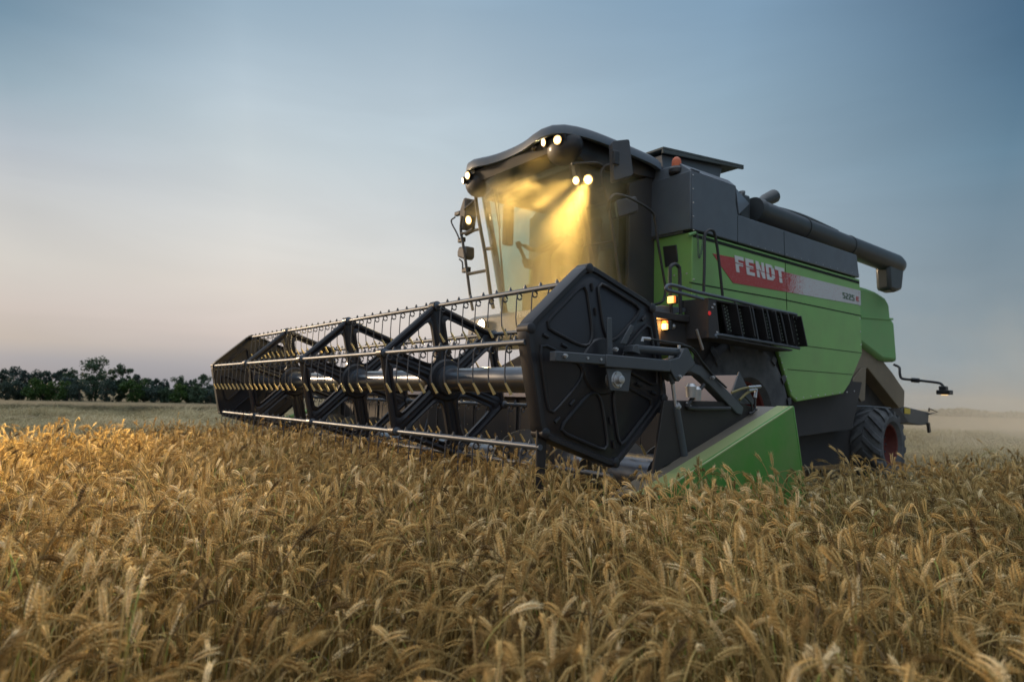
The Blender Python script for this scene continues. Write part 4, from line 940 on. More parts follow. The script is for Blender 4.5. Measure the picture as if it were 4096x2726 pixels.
# stripe decal and lettering
dec = [(2850, 1013), (2935, 1030), (3142, 1088), (3442, 1162), (3444, 1220), (3142, 1166), (2932, 1131), (2882, 1060)]
yA, yB = at(3120, 1100, X=SX).y, at(3225, 1100, X=SX).y
m = MB(); m.prism([at(x, y, X=SX+.004) for x, y in dec], (-.003, 0, 0)); m.build('stripe', stripe_mat(yA, yB), sp_, smooth=0)
def word_on(word, tl, tr, bl, name, mat_, adv, parent=sp_, slant=0, cut=None):
    a, b, c_ = (at(x, y, X=SX+.0045) for x, y in (tl, tr, bl))
    h = (a-c_).length; uy = (a-c_)/h; ux = (b-a); wtot = ux.length; ux = ux/wtot
    unit = ((len(word)-1)*adv+.74)*h
    return letters(word, c_, ux*(wtot/unit), uy, h, adv, 0, mat_, name, parent, slant=slant, ext=(.003, 0, 0), cut=cut)
word_on('FENDT', (2936, 1020), (3131, 1072), (2945, 1087), 'maker_lettering', 'white', .86, slant=.02, cut=(.52, .57, -.055))
word_on('5225', (3370, 1168), (3418, 1181), (3372, 1192), 'model_number', 'darkgreen', .80)
word_on('E', (3424, 1185), (3436, 1188), (3425, 1203), 'model_letter', 'redline', .8)
# front face of body beside the cab
m = MB(); ftop = at(2769, 930, X=SX); m.prism([(SX-.002, ftop.y+.0, 2.86), (-5.14, ftop.y+.0, 2.86), (-5.14, ftop.y, 1.5), (SX-.002, ftop.y, 1.5)], (0, .04, 0)); ff = m.build('front_panel', 'green', comb, bevel=.006)
m = MB(); q = [at(x, y, Y=ftop.y-.01) for x, y in ((2650, 985), (2705, 978), (2712, 1045), (2660, 1070))]
m.prism(q, (0, .012, 0)); m.build('rubber_hatch', 'black', ff, bevel=.01)
m = MB()
for x, y in ((2775, 1117), (2747, 1094), (2697, 1102)): m.lathe([(0, .012), (.01, .008)], at(x, y, Y=ftop.y-.001), (0, -1, 0), 8)
for i in range(5): m.lathe([(0, .009), (.008, .006)], at(2772+i*.5, 700+i*55, X=SX+.02), 'X', 8)
for i in range(16): m.lathe([(0, .008), (.01, .005)], at(3000+i*29, 1000-22+i*8.0, X=SX+.01), 'X', 6)
m.build('bolt', 'steel', sp_, each=True)
# inner body (dark core, engine, sieve box)
m = MB(); m.box((-6.9, 6.0, 1.35), (-4.66, 9.45, 2.9)); m.prism([(-4.75, 7.3, 1.4), (-4.75, 9.9, 1.4), (-4.75, 9.6, .75), (-4.75, 8.0, .65)], (-2.4, 0, 0)); m.box((-7.0, 7.55, .25), (-4.95, 10.0, .9)); m.build('body_core', 'grey_front', comb)

# ---- grain tank and skirt
TY0 = at(2769, 690, X=SX+.015).y
tx = SX+.018
tank = [(2768, 682), (2944, 744), (2944, 812), (2952, 858), (3427, 1019), (3438, 1110), (2781, 920), (2769, 915)]
m = MB(); P = [at(x, y, X=tx) for x, y in tank]; m.prism(P, (-.12, 0, 0)); gt = m.build('tank_skirt', 'grey', comb, bevel=.010)
m = MB(); a = at(2768, 682, X=tx); b = at(2944, 744, X=tx); zt = at(2975, 728, X=-4.78)
a2 = Vector((-4.76, a.y+.02, a.z+.13)); b2 = Vector((-4.76, b.y+.12, a2.z+.0)); b3 = at(2996, 800, X=-4.70)
m.add([a, b, b2, a2, (a.x-2.7, a.y, a.z), (a2.x-2.4, a2.y, a2.z), (b2.x-2.4, b2.y, b2.z), (-7.3, b.y, b.z)], [(0, 1, 2, 3), (4, 5, 3, 0), (5, 6, 2, 3), (6, 7, 1, 2), (4, 7, 6, 5)])
m.prism([(tx-.13, a.y+.003, a.z), (tx-.13, b.y, a.z), (tx-.13, b.y, 2.86), (tx-.13, a.y+.003, 2.86)], (-2.5, 0, 0))
m.prism([(tx-.004, a.y, 2.88), (tx-.004, a.y, a.z), (-7.3, a.y, a.z), (-7.3, a.y, 2.88)], (0, -.02, 0))
m.prism([b, b2, at(3000, 815, X=-4.78), at(2956, 858, X=tx-.002)], (-.03, 0, 0))
m.build('grain_tank', 'grey', comb, bevel=.008)
ystrip([(2951, 862), (2951, 972)], .004, 'skirt_seam', 'panelgap', X=tx+.0015, parent=gt); ystrip([(3136, 925), (3139, 1024)], .004, 'skirt_seam', 'panelgap', X=tx+.0015, parent=gt)
# open tank lid
m = MB(); A = at(2654, 604, X=-5.05); B = at(2976, 664, X=-5.05); 
A = Vector((-5.05, A.y, 3.93)); B = Vector((-5.05, B.y, 4.07))
m.prism([A, B, B+Vector((-2.0, 0, 0)), A+Vector((-2.0, 0, 0))], (0, 0, -.03)); m.prism([A+Vector((0, 0, -.03)), B+Vector((0, 0, -.03)), B+Vector((0, .0, -.055)), A+Vector((0, 0, -.075))], (-.03, 0, 0))
m.build('tank_lid', 'lid', comb, bevel=.006)
m = MB(); m.prism([(-5.12, A.y+.06, 3.87), (-5.12, B.y-.35, 4.0), (-5.12, B.y-.45, 3.66), (-5.12, A.y+.10, 3.60)], (-1.9, 0, 0)); m.build('tank_extension', 'grey', comb, bevel=.01)
# beacon
m = MB(); bc = at(2706, 668, Y=TY0+.02); bz = bc.z; m.lathe([(-.09, .07), (-.07, .085), (-.03, .085), (0, .062)], bc, 'Z', 22); m.box((bc.x-.14, bc.y-.02, bz-.12), (bc.x+.22, bc.y+.12, bz-.075)); bo = m.build('beacon', 'black', comb, bevel=.004)
m = MB(); m.lathe([(0, .052), (.06, .051), (.09, .041), (.108, .022), (.114, .003)], bc, 'Z', 22); m.build('dome', 'beacon', bo)
# side window seat for platform chain
def chain(pts, name='chain'):
    m = MB(); P = smooth_path(pts, 6); dd = 0; last = None; i = 0
    for a, b in zip(P, P[1:]):
        c_ = (a+b)/2; t = (b-a).normalized(); u = Vector((1, 0, 0)) if i % 2 else t.cross(Vector((1, 0, 0)))
        L_ = (b-a).length*.75; m.tube([c_+t*L_*.8*math.cos(q*PI/4)+u*.011*math.sin(q*PI/4) for q in range(8)], .0032, 5, closed=True); i += 1
    return m.build(name, 'tube_steel', comb)
chain([r2(705, 690, SX+.05), r2(712, 790, SX+.05), r2(718, 870, SX+.05), r2(738, 810, SX+.05), r2(752, 700, SX+.05)])
chain([at(2785, 1178, X=SX+.08), at(2793, 1215, X=SX+.08), at(2802, 1240, X=SX+.08), at(2808, 1205, X=SX+.08)])
m = MB(); m.tube([r2(640, 706, SX), r2(690, 690, SX)], .018, 10); m.build('latch', 'green_pale', comb)
# service rails against the panel
m = MB(); m.tube(smooth_path([r2(752, 1128, SX+.12), r2(757, 900, SX+.12), r2(760, 715, SX+.12), r2(778, 676, SX+.12), r2(805, 670, SX+.12), r2(832, 700, SX+.12), r2(858, 860, SX+.12), r2(890, 1160, SX+.12)]), .016, 10); m.build('service_rail', 'black', comb)

# ---- platform, swung-forward steps
LX = -4.22
p = lambda x, y, X=LX: at(2550+x/3.366, 1050+y/3.366, X=X)
m = MB(); m.box((-5.1, 5.15, 1.86), (-4.45, 5.98, 1.93)); m.box((-5.0, 5.3, 1.62), (-4.5, 5.9, 1.86)); m.build('platform', 'grey_front', comb, bevel=.008)
m = MB(); m.tube(smooth_path([p(880, 492), p(650, 430), p(430, 378), p(385, 355), p(395, 318), p(440, 300), p(560, 325), p(800, 395), p(1290, 505), p(1720, 612), p(2095, 690), p(2135, 715), p(2150, 760)], 6), .0175, 10)
m.tube(smooth_path([p(2178, 1152), p(1700, 1065), p(1200, 985), p(1075, 970), p(1045, 990), p(1060, 1010)], 6), .0165, 10)
for x0, x1 in ((1290, 1420), (1510, 1630), (1710, 1830), (1900, 2020)):
    yt = 505+(x0-1290)*.243; yb = 1000+(x1-1200)*.15
    m.tube(smooth_path([p(x0-25, yt), p(x0+20, yt+25), p(x0+50, yt+130), p(x1-15, yb-80), p(x1+8, yb+12)], 4), .010, 8)
m.build('step_rail', 'tube_steel', comb)
st = MB(); st.prism([p(1060, 510, LX-.02), p(2120, 700, LX-.02), p(2205, 1110, LX-.02), p(2170, 1150, LX-.02), p(1110, 965, LX-.02)], (-.02, 0, 0)) if False else None
m = MB(); m.prism([p(955, 470), p(1060, 505), p(1110, 1000), p(1020, 1020), p(960, 1010)], (-.30, 0, 0)); m.prism([p(955, 470), p(2110, 690), p(2105, 715), p(960, 500)], (-.26, 0, 0)); m.prism([p(1075, 985), p(2100, 1170), p(2075, 1190), p(1060, 1010)], (-.26, 0, 0))
lad = m.build('folding_steps', 'grey_front', comb, bevel=.004)
m = MB(); m.prism([p(1060, 515, LX-.26), p(2090, 700, LX-.26), p(2150, 1130, LX-.26), p(1110, 990, LX-.26)], (-.01, 0, 0)); m.build('dark_backing', 'panelgap', lad)  # dark sheet added so the space behind the steps reads black
for i in range(6):
    t = i/5; x0 = 1130+t*870; yt = 545+(x0-1130)*.19; x1 = x0+78+t*12; yb = 955+(x0-1130)*.185
    m = MB(); A_, B_ = p(x0, yt, LX-.05), p(x1, yb, LX-.05); C_ = p(x1+78, yb+14, LX-.05); D_ = p(x0+82, yt+16, LX-.05)
    m.prism([A_, D_, C_, B_], (-.02, 0, 0)); m.bar(D_, C_, .018, .22, up=(1, 0, 0))
    o = m.build('step', 'black', lad, bevel=.003)
    m = MB()
    for k in range(8):
        for s_, of in ((.35, 0), (.75, .5)):
            q = A_.lerp(B_, (k+.6+of*.6)/9).lerp(D_.lerp(C_, (k+.6+of*.6)/9), s_); m.lathe([(0, .011), (.006, .007)], q, 'X', 6)
    m.build('grip_stud', 'studs', o)
m = MB(); P = [p(2060, 690, LX-.03), p(2115, 695, LX-.03), p(2140, 730, LX-.03), p(2205, 1080, LX-.03), p(2200, 1120, LX-.03), p(2130, 1125, LX-.03)]; m.prism(P, (-.02, 0, 0)); o = m.build('step', 'black', lad, bevel=.003)
m = MB()
for k in range(7): m.lathe([(0, .011), (.006, .007)], p(2105+k*11, 735+k*58, LX-.028), 'X', 6)
m.build('grip_stud', 'studs', o)
# hoop rail and lamps on the platform
hx = -4.50; q = lambda x, y, X=hx: at(2550+x/3.366, 1050+y/3.366, X=X)
m = MB(); m.tube(smooth_path([q(455, 690), q(440, 400), q(437, 120), q(450, 50), q(500, 22), q(550, 50), q(566, 110), q(572, 400), q(580, 690)]), .020, 10); m.build('hoop_rail', 'black', comb)
m = MB(); m.tube(smooth_path([q(600, 700), q(650, 750), q(760, 765), q(900, 700), q(935, 690)]), .012, 8)
m.tube(smooth_path([q(760, 660), q(880, 655), q(930, 690), q(925, 760), q(880, 805), q(750, 810)]), .014, 8); m.build('lower_rail', 'black', comb)
m = MB(); a = q(230, 580); m.prism([q(235, 590), q(330, 570), q(700, 620), q(700, 660), q(440, 690), q(250, 680)], (-.35, 0, 0)); m.build('platform_plate', 'grey', comb, bevel=.006)
m = MB(); m.prism([q(665, 500), q(770, 510), q(745, 640), q(690, 640)], (-.10, 0, 0)); m.build('bracket', 'black', comb, bevel=.006)
m = MB(); m.prism([q(610, 890), q(780, 1000), q(760, 1040), q(960, 1020), q(950, 850), q(720, 870)], (-.3, 0, 0)); m.build('step_mount', 'grey_front', comb, bevel=.006)
m = MB(); m.prism([q(290, 690), q(600, 700), q(940, 850), q(920, 1020), q(620, 1000), q(290, 950)], (-.25, 0, 0)) ; 
m = MB(); m.tube([q(795, 900, -4.3), q(880, 1168, -4.3)], .014, 8); m.build('step_strut', 'steel', comb)
def boxlamp(cx_, cy_, w, h, X, name, on, amber_side=None):
    a, b = q(cx_-w/2, cy_+h/2, X), q(cx_+w/2, cy_-h/2, X); o_ = MB(); d = (b.y-a.y)
    # lamps face forward (towards -Y)
    c_ = (a+b)/2; W_ = .055*w/110; H_ = (b.z-a.z)
    o_.box((c_.x-W_, c_.y, a.z-.004), (c_.x+W_, c_.y+.045, b.z+.004)); ob = o_.build(name, 'black', comb, bevel=.006)
    l_ = MB(); l_.box((c_.x-W_*.92, c_.y-.03, a.z), (c_.x+W_*.92, c_.y, b.z-(H_*.32 if amber_side else 0))); l_.build('lens', on, ob, bevel=.008)
    if amber_side: l2 = MB(); l2.box((c_.x-W_*.92, c_.y-.028, b.z-H_*.31), (c_.x+W_*.92, c_.y, b.z)); l2.build('amber_lens', 'lamp_amber', ob, bevel=.008)
    elif name == 'side_lamp': l2 = MB(); l2.box((c_.x+W_*.93, c_.y-.029, a.z), (c_.x+W_*1.12, c_.y, b.z)); l2.build('amber_lens', 'lamp_amber', ob, bevel=.005)
    return c_
c_ = boxlamp(465, 500, 85, 78, -4.46, 'side_lamp', 'lamp_mid')
c_ = boxlamp(352, 845, 130, 105, -4.50, 'turn_lamp', 'lamp_mid', True)
l = bpy.data.lights.new('beam', 'POINT'); l.energy = 5; l.color = (1, .45, .12); l.shadow_soft_size = .04; lo = bpy.data.objects.new('beam', l); C.objects.link(lo); lo.location = c_+Vector((0, -.10, 0))
m = MB(); m.lathe([(0, .03), (.02, .028), (.03, .015)], q(480, 858), (0.2, -1, 0), 14); m.build('reflector', 'steel', comb)
m = MB(); z_ = p(968, 680, LX+.004); m.lathe([(0, .022), (.006, .02)], z_, 'X', 14); m.build('red_reflector', 'lamp_red', comb)
m = MB()
for x, y in ((1030, 563), (1005, 605), (1070, 940)): m.lathe([(0, .014), (.01, .01)], p(x, y, LX+.002), 'X', 8)
m.build('bolt', 'steel', comb, each=True)

# ---- unloading auger
m = MB(); A = at(3020, 842, X=-4.86); B = at(3585, 1060, X=-4.86); d = (B-A).normalized()
m.lathe([(-.06, .03), (-.05, .155), (.02, .165), (.05, .165)], A, d, 28); m.lathe([(0, .148), ((B-A).length*.60, .148)], A, d, 28); m.lathe([((B-A).length*.60, .153), ((B-A).length*.98, .158), ((B-A).length*1.015, .13), ((B-A).length*1.03, .07)], A, d, 28)
for f in (.28, .595): m.lathe([(f*(B-A).length-.02, .157), (f*(B-A).length+.02, .157)], A, d, 28)
m.tube(smooth_path([A+Vector((0, .1, .10)), A+d*1.0+Vector((0, 0, .17)), A+d*2.0+Vector((0, 0, .15))]), .03, 8)
ua = m.build('unloading_auger', 'auger_black', comb)
s0 = [at(x, y, X=-4.86) for x, y in ((3526, 1045), (3592, 1062), (3582, 1162), (3560, 1170), (3532, 1160))]
m = MB(); m.prism([v+Vector((.11, 0, 0)) for v in s0], (-.22, 0, 0)); m.build('spout', 'auger_black', ua, bevel=.05)
m = MB(); e = at(2990, 800, X=-4.80); m.box((e.x-.25, e.y-.12, e.z-.42), (e.x-.02, e.y+.10, e.z+.08)); m.prism([at(x, y, X=-4.82) for x, y in ((2962, 785), (2975, 758), (2988, 760), (2982, 790))], (-.1, 0, 0)); m.build('auger_elbow', 'auger_black', ua, bevel=.03)
# exhaust behind the tank
m = MB(); a = at(3040, 812, X=-5.5); b = at(3095, 785, X=-5.5); m.tube([a+Vector((0, 0, -.3)), a, a.lerp(b, .35), b], [.04, .07, .09, .10], 18); m.tube([b, b+(b-a).normalized()*.02], [.09, .085], 18); m.build('exhaust', 'auger_black', comb)

# ---- rear hood, chute, chassis
hp = [(3440, 1138), (3470, 1150), (3505, 1164), (3545, 1190), (3560, 1215), (3565, 1270), (3580, 1287), (3592, 1448), (3531, 1441), (3448, 1327)]
m = MB(); H_ = [at(x, y, X=-4.98) for x, y in hp]; H_[0].y -= .8; H_[-1].y -= .6; m.prism(H_, (-2.04, 0, 0)); rh = m.build('rear_hood', 'green_pale', comb, bevel=.06)
m = MB(); a, b = at(3445, 1266, X=-4.972), at(3572, 1276, X=-4.972); m.bar(a, b, .01, .03, up=(0, 0, 1)); m.build('hood_crease', 'green_pale', rh)
cp = [(3440, 1318), (3531, 1441), (3570, 1490), (3600, 1535), (3619, 1562), (3617, 1625), (3598, 1632), (3470, 1470), (3420, 1530), (3400, 1500)]
m = MB(); P = [at(x, y, X=-5.05) for x, y in cp]; m.prism(P, (-1.9, 0, 0)); m.build('straw_chute', 'tan', comb, bevel=.01)
m = MB(); m.prism([at(x, y, X=-5.0) for x, y in ((3398, 1532), (3452, 1470), (3465, 1470), (3460, 1600), (3446, 1606))], (-.03, 0, 0)); m.build('chute_side', 'tan', comb, bevel=.005)
m = MB(); m.prism([at(x, y, X=-5.25) for x, y in ((3300, 1560), (3475, 1480), (3600, 1632), (3640, 1690), (3300, 1720))], (-1.5, 0, 0)); m.build('sieve_box', 'grey_front', comb, bevel=.02)
m = MB(); m.bar((-5.2, 10.9, .55), (-7.0, 10.9, .55), .16, .18); m.bar((-5.6, 8, .80), (-5.6, 12, .80), .12, .16); m.bar((-6.6, 8, .80), (-6.6, 12, .80), .12, .16); m.bar((-4.9, 6.9, .95), (-7.1, 6.9, .95), .3, .3); m.build('chassis', 'grey_front', comb)
m = MB(); m.prism([at(x, y, X=-5.3) for x, y in ((3605, 1622), (3716, 1648), (3713, 1697), (3680, 1700), (3610, 1685))], (-1.4, 0, 0)); m.build('spreader', 'arm', comb, bevel=.01)
m = MB(); m.bar(at(3712, 1690, X=-5.28), at(3717, 1728, X=-5.28), .04, .06); m.tube([at(3716, 1645, X=-5.28), at(3716, 1633, X=-5.28), at(3750, 1647, X=-5.28), at(3716, 1655, X=-5.28)], .014, 7); m.build('spreader_bracket', 'black', comb)
m = MB(); m.prism([at(x, y, X=-5.29) for x, y in ((3617, 1630), (3640, 1634), (3640, 1655), (3617, 1653))], (.006, 0, 0)); m.build('warning_plate', 'leaf_yellow', comb)
# marker lamp on a bent arm standing out to the side
mp_ = lambda x, y, t: at(3600+x/3.136, 1400+y/3.136, Y=11.55+t)
m = MB(); m.tube(smooth_path([mp_(-75, 180, .1), mp_(-10, 215, .05), mp_(-2, 290, 0), mp_(15, 345, 0), mp_(60, 362, 0), mp_(200, 375, 0), mp_(460, 405, 0), mp_(520, 425, 0), mp_(545, 460, 0)]), .020, 9)
m.tube([mp_(145, 372, 0), mp_(240, 380, 0)], .036, 10); ml = m.build('marker_arm', 'black', comb)
a = mp_(500, 500, 0); b = mp_(590, 450, 0); m = MB(); m.box((a.x, a.y-.05, a.z), (b.x, b.y+.05, b.z)); a2 = mp_(475, 555, 0); b2 = mp_(645, 500, 0); m.box((a2.x, a2.y-.07, a2.z), (b2.x, b2.y+.07, b2.z)); m.build('marker_lamp', 'black', ml, bevel=.01)
m = MB(); a3 = mp_(520, 568, 0); b3 = mp_(600, 554, 0); m.box((a3.x+.01, a3.y-.04, a3.z+.004), (b3.x-.01, b3.y+.04, b3.z)); m.build('lens', 'lamp_dim', ml)

# ---- wheels
def wheel(c, ro, ri, w, lugs, sgn=1, steer=0):
    """tractor tyre with chevron lugs; outer face towards +X when sgn=1"""
    root = MB(); hw = w/2; s = sgn
    prof = [(-hw*.78, ri), (-hw, ri+.05), (-hw*1.04, (ro+ri)/2), (-hw*.92, ro-.08), (-hw*.72, ro-.045), (0, ro-.03), (hw*.72, ro-.045), (hw*.92, ro-.08), (hw*1.04, (ro+ri)/2), (hw, ri+.05), (hw*.78, ri)]
    root.lathe([(a, r_) for a, r_ in prof], (0, 0, 0), 'X', 56)
    root.f = root.f[:-2]; root.mi = root.mi[:-2]
    for i in range(lugs):
        for sd in (-1, 1):
            th0 = 2*PI*(i+(.5 if sd > 0 else 0))/lugs; pts = []
            for t in (0, .33, .66, 1):
                x = sd*hw*(.04+t*.98); th = th0+t*.42*(1); r_ = ro if t < .7 else ro-.05*(t-.7)/.3
                pts.append((x, th, r_))
            rows = []
            for x, th, r_ in pts:
                wd = .045/ro*.8
                rows += [(x, (r_-.075)*math.cos(th-wd*1.5), (r_-.075)*math.sin(th-wd*1.5)), (x, r_*math.cos(th-wd), r_*math.sin(th-wd)), (x, r_*math.cos(th+wd), r_*math.sin(th+wd)), (x, (r_-.075)*math.cos(th+wd*1.5), (r_-.075)*math.sin(th+wd*1.5))]
            fs = [(4*k+j, 4*k+j+1, 4*k+5+j, 4*k+4+j) for k in range(3) for j in range(3)]+[(0, 1, 2, 3), (15, 14, 13, 12)]
            root.add(rows, fs)
    Mx = Matrix.Translation(Vector(c)) @ Matrix.Rotation(steer, 4, 'Z')
    def place(mb): mb.v = [tuple(Mx @ Vector((v[0]*1, v[1], v[2]))) for v in mb.v]; return mb
    rim = MB(); o_ = hw*.80*s
    rim.lathe([(-hw*.8, ri*1.0), (-hw*.8, ri*1.03), (hw*.8, ri*1.03), (hw*.82, ri*1.0), (hw*.78, ri*.95), (hw*.3, ri*.90), (hw*.12, ri*.80), (hw*.10, ri*.45), (hw*.3, ri*.40), (hw*.34, ri*.1)] if s > 0 else
              [(hw*.8, ri*1.0), (hw*.8, ri*1.03), (-hw*.8, ri*1.03), (-hw*.82, ri*1.0), (-hw*.78, ri*.95), (-hw*.3, ri*.90), (-hw*.12, ri*.80), (-hw*.10, ri*.45), (-hw*.3, ri*.40), (-hw*.34, ri*.1)], (0, 0, 0), 'X', 44)
    wroot = place(MB().lathe([(-.03, .05), (.03, .05)], (0, 0, 0), 'X', 16)).build('wheel', 'grey_front', comb)
    place(root).build('tyre', 'rubber', wroot); place(rim).build('rim', 'rim', wroot)
    nb = MB()
    for k in range(10): a = 2*PI*k/10; nb.lathe([(0, .018), (.03*s, .015)], (hw*.13*s, ri*.62*math.cos(a), ri*.62*math.sin(a)), 'X', 6)
    place(nb).build('wheel_nut', 'tube_steel', wroot, each=True)
wheel((-4.85, 6.82, .90), .91, .40, .68, 18)
wheel((-7.15, 6.86, .93), .93, .47, .68, 18, -1)
wheel((-4.80, 10.42, .52), .53, .29, .44, 16, 1, .06)
wheel((-7.2, 10.42, .52), .53, .29, .44, 16, -1, .06)
# far side of the body and mudguard details that close the shape
m = MB(); m.prism([(XF, 5.95, 1.9), (XF, 5.95, 2.86), (XF, 9.6, 2.84), (XF, 9.6, 1.8), (XF, 9.2, 1.3), (XF, 8.0, 1.1), (XF, 7.6, 1.7)], (.05, 0, 0)); m.build('side_panel', 'green', comb, bevel=.01)
m = MB(); m.tube(smooth_path([at(3330, 1590, X=-4.9), at(3385, 1620, X=-4.9), at(3480, 1625, X=-4.9), at(3560, 1632, X=-4.9)]), .014, 7); m.build('brake_line', 'tube_steel', comb)
m = MB(); m.prism([at(x, y, X=-4.95) for x, y in ((3385, 1650), (3395, 1652), (3393, 1705), (3387, 1705))], (-.01, 0, 0)); m.build('warning_plate', 'leaf_yellow', comb)

# ================================================================== OPERATOR
def person():
    root = empty('person', (-6.04, 5.46, 2.58)); tag(root, 'person in dark work clothes sitting at the steering wheel in the dusty cab', 'person')
    V_, E_, R_ = [], [], []
    def pt(p_, r_, par=None):
        V_.append(p_); R_.append(r_ if isinstance(r_, tuple) else (r_, r_))
        if par is not None: E_.append((par, len(V_)-1))
        return len(V_)-1
    c = -6.04
    pel = pt((c, 5.47, 2.66), (.155, .12)); bel = pt((c, 5.50, 2.82), (.14, .105), pel); ch = pt((c, 5.55, 2.98), (.165, .115), bel); sh = pt((c, 5.56, 3.09), (.13, .09), ch)
    nk = pt((c, 5.545, 3.165), .052, sh); jw = pt((c, 5.515, 3.22), (.066, .072), nk); fc = pt((c, 5.51, 3.28), (.076, .094), jw); tp = pt((c, 5.52, 3.345), (.070, .088), fc); pt((c, 5.525, 3.39), (.04, .05), tp)
    for sg in (-1, 1):
        hp = pt((c+sg*.095, 5.44, 2.655), .085, pel); kn = pt((c+sg*.17, 5.13, 2.68), .062, hp); k2 = pt((c+sg*.17, 5.10, 2.62), .058, kn); cf = pt((c+sg*.165, 5.13, 2.38), .054, k2); an = pt((c+sg*.16, 5.14, 2.16), .040, cf); pt((c+sg*.16, 5.03, 2.11), .036, an)
        s0 = pt((c+sg*.175, 5.565, 3.085), .058, sh)
        if sg < 0: el, wr, hd, tips = (c-.31, 5.44, 2.85), (c-.40, 5.20, 2.845), (c-.425, 5.13, 2.875), [(c-.455, 5.05, 2.88+k*.016) for k in (-1.5, -.5, .5, 1.5)]
        else: el, wr, hd, tips = (c+.27, 5.42, 2.85), (c+.22, 5.25, 2.90), (c+.195, 5.18, 2.91), [(c+.165+k*.014, 5.125, 2.885) for k in (-1.5, -.5, .5, 1.5)]
        e_ = pt(el, .043, s0); w_ = pt(wr, .029, e_); h_ = pt(hd, (.034, .020), w_)
        H = Vector(hd)
        for t in tips:
            T_ = Vector(t); m_ = pt(tuple(H.lerp(T_, .5)+Vector((0, -.004, .010))), .0095, h_); pt(tuple(T_), .0085, m_)
        th = pt(tuple(H+Vector((sg*-.03, -.02, .012))), .011, h_); pt(tuple(H+Vector((sg*-.034, -.05, .006))), .009, th)
    me = bpy.data.meshes.new('body'); me.from_pydata(V_, E_, []); tmp = bpy.data.objects.new('body_tmp', me); C.objects.link(tmp)
    tmp.modifiers.new('skin', 'SKIN'); sb = tmp.modifiers.new('sub', 'SUBSURF'); sb.levels = 2; sb.render_levels = 2
    lay = me.skin_vertices[0].data
    for i, r_ in enumerate(R_): lay[i].radius = r_; lay[i].use_root = (i == 0)
    dg = bpy.context.evaluated_depsgraph_get(); dg.update(); m2 = bpy.data.meshes.new_from_object(tmp.evaluated_get(dg)); bpy.data.objects.remove(tmp)
    m2.name = 'body'; m2.materials.clear(); m2.materials.append(mat('work_jacket', (.035, .04, .05), .85, var=.2, scale=30)); m2.materials.append(mat('skin', (.42, .25, .17), .55, var=.08, scale=20)); m2.materials.append(mat('work_trousers', (.025, .03, .04), .85, var=.2))
    for p_ in m2.polygons:
        z = p_.center.z; y = p_.center.y; p_.use_smooth = True
        p_.material_index = 1 if (z > 3.17 or (y < 5.20 and 2.80 < z < 3.0)) else (2 if z < 2.74 else 0)
    # a face: brow, nose, chin and eye hollows pulled out of the head
    for v in m2.vertices:
        if v.co.z > 3.17 and v.co.y < 5.46:
            dx = v.co.x-c; n_ = math.exp(-(dx/.014)**2-((v.co.z-3.265)/.022)**2)*.022; e1 = sum(math.exp(-((dx-q)/.014)**2-((v.co.z-3.292)/.010)**2) for q in (-.032, .032))*.008
            v.co.y += -n_+e1-math.exp(-(dx/.03)**2-((v.co.z-3.205)/.012)**2)*.008
    o = bpy.data.objects.new('body', m2); C.objects.link(o); o.parent = root; o.matrix_parent_inverse = Matrix.Translation(-wloc(root))
    m = MB(); ball(m, (c, 5.535, 3.325), .092, .93, 1.12, .95, 18); m.build('cap', 'mirror_back', root, smooth=60)
    m = MB()
    for sg in (-1, 1): ball(m, (c+sg*.077, 5.53, 3.27), .024, .4, .7, 1, 10)
    m.build('ear', 'skin_part', root, each=True)
M['skin_part'] = mat('ear_skin', (.42, .25, .17), .55, var=.08)
person()

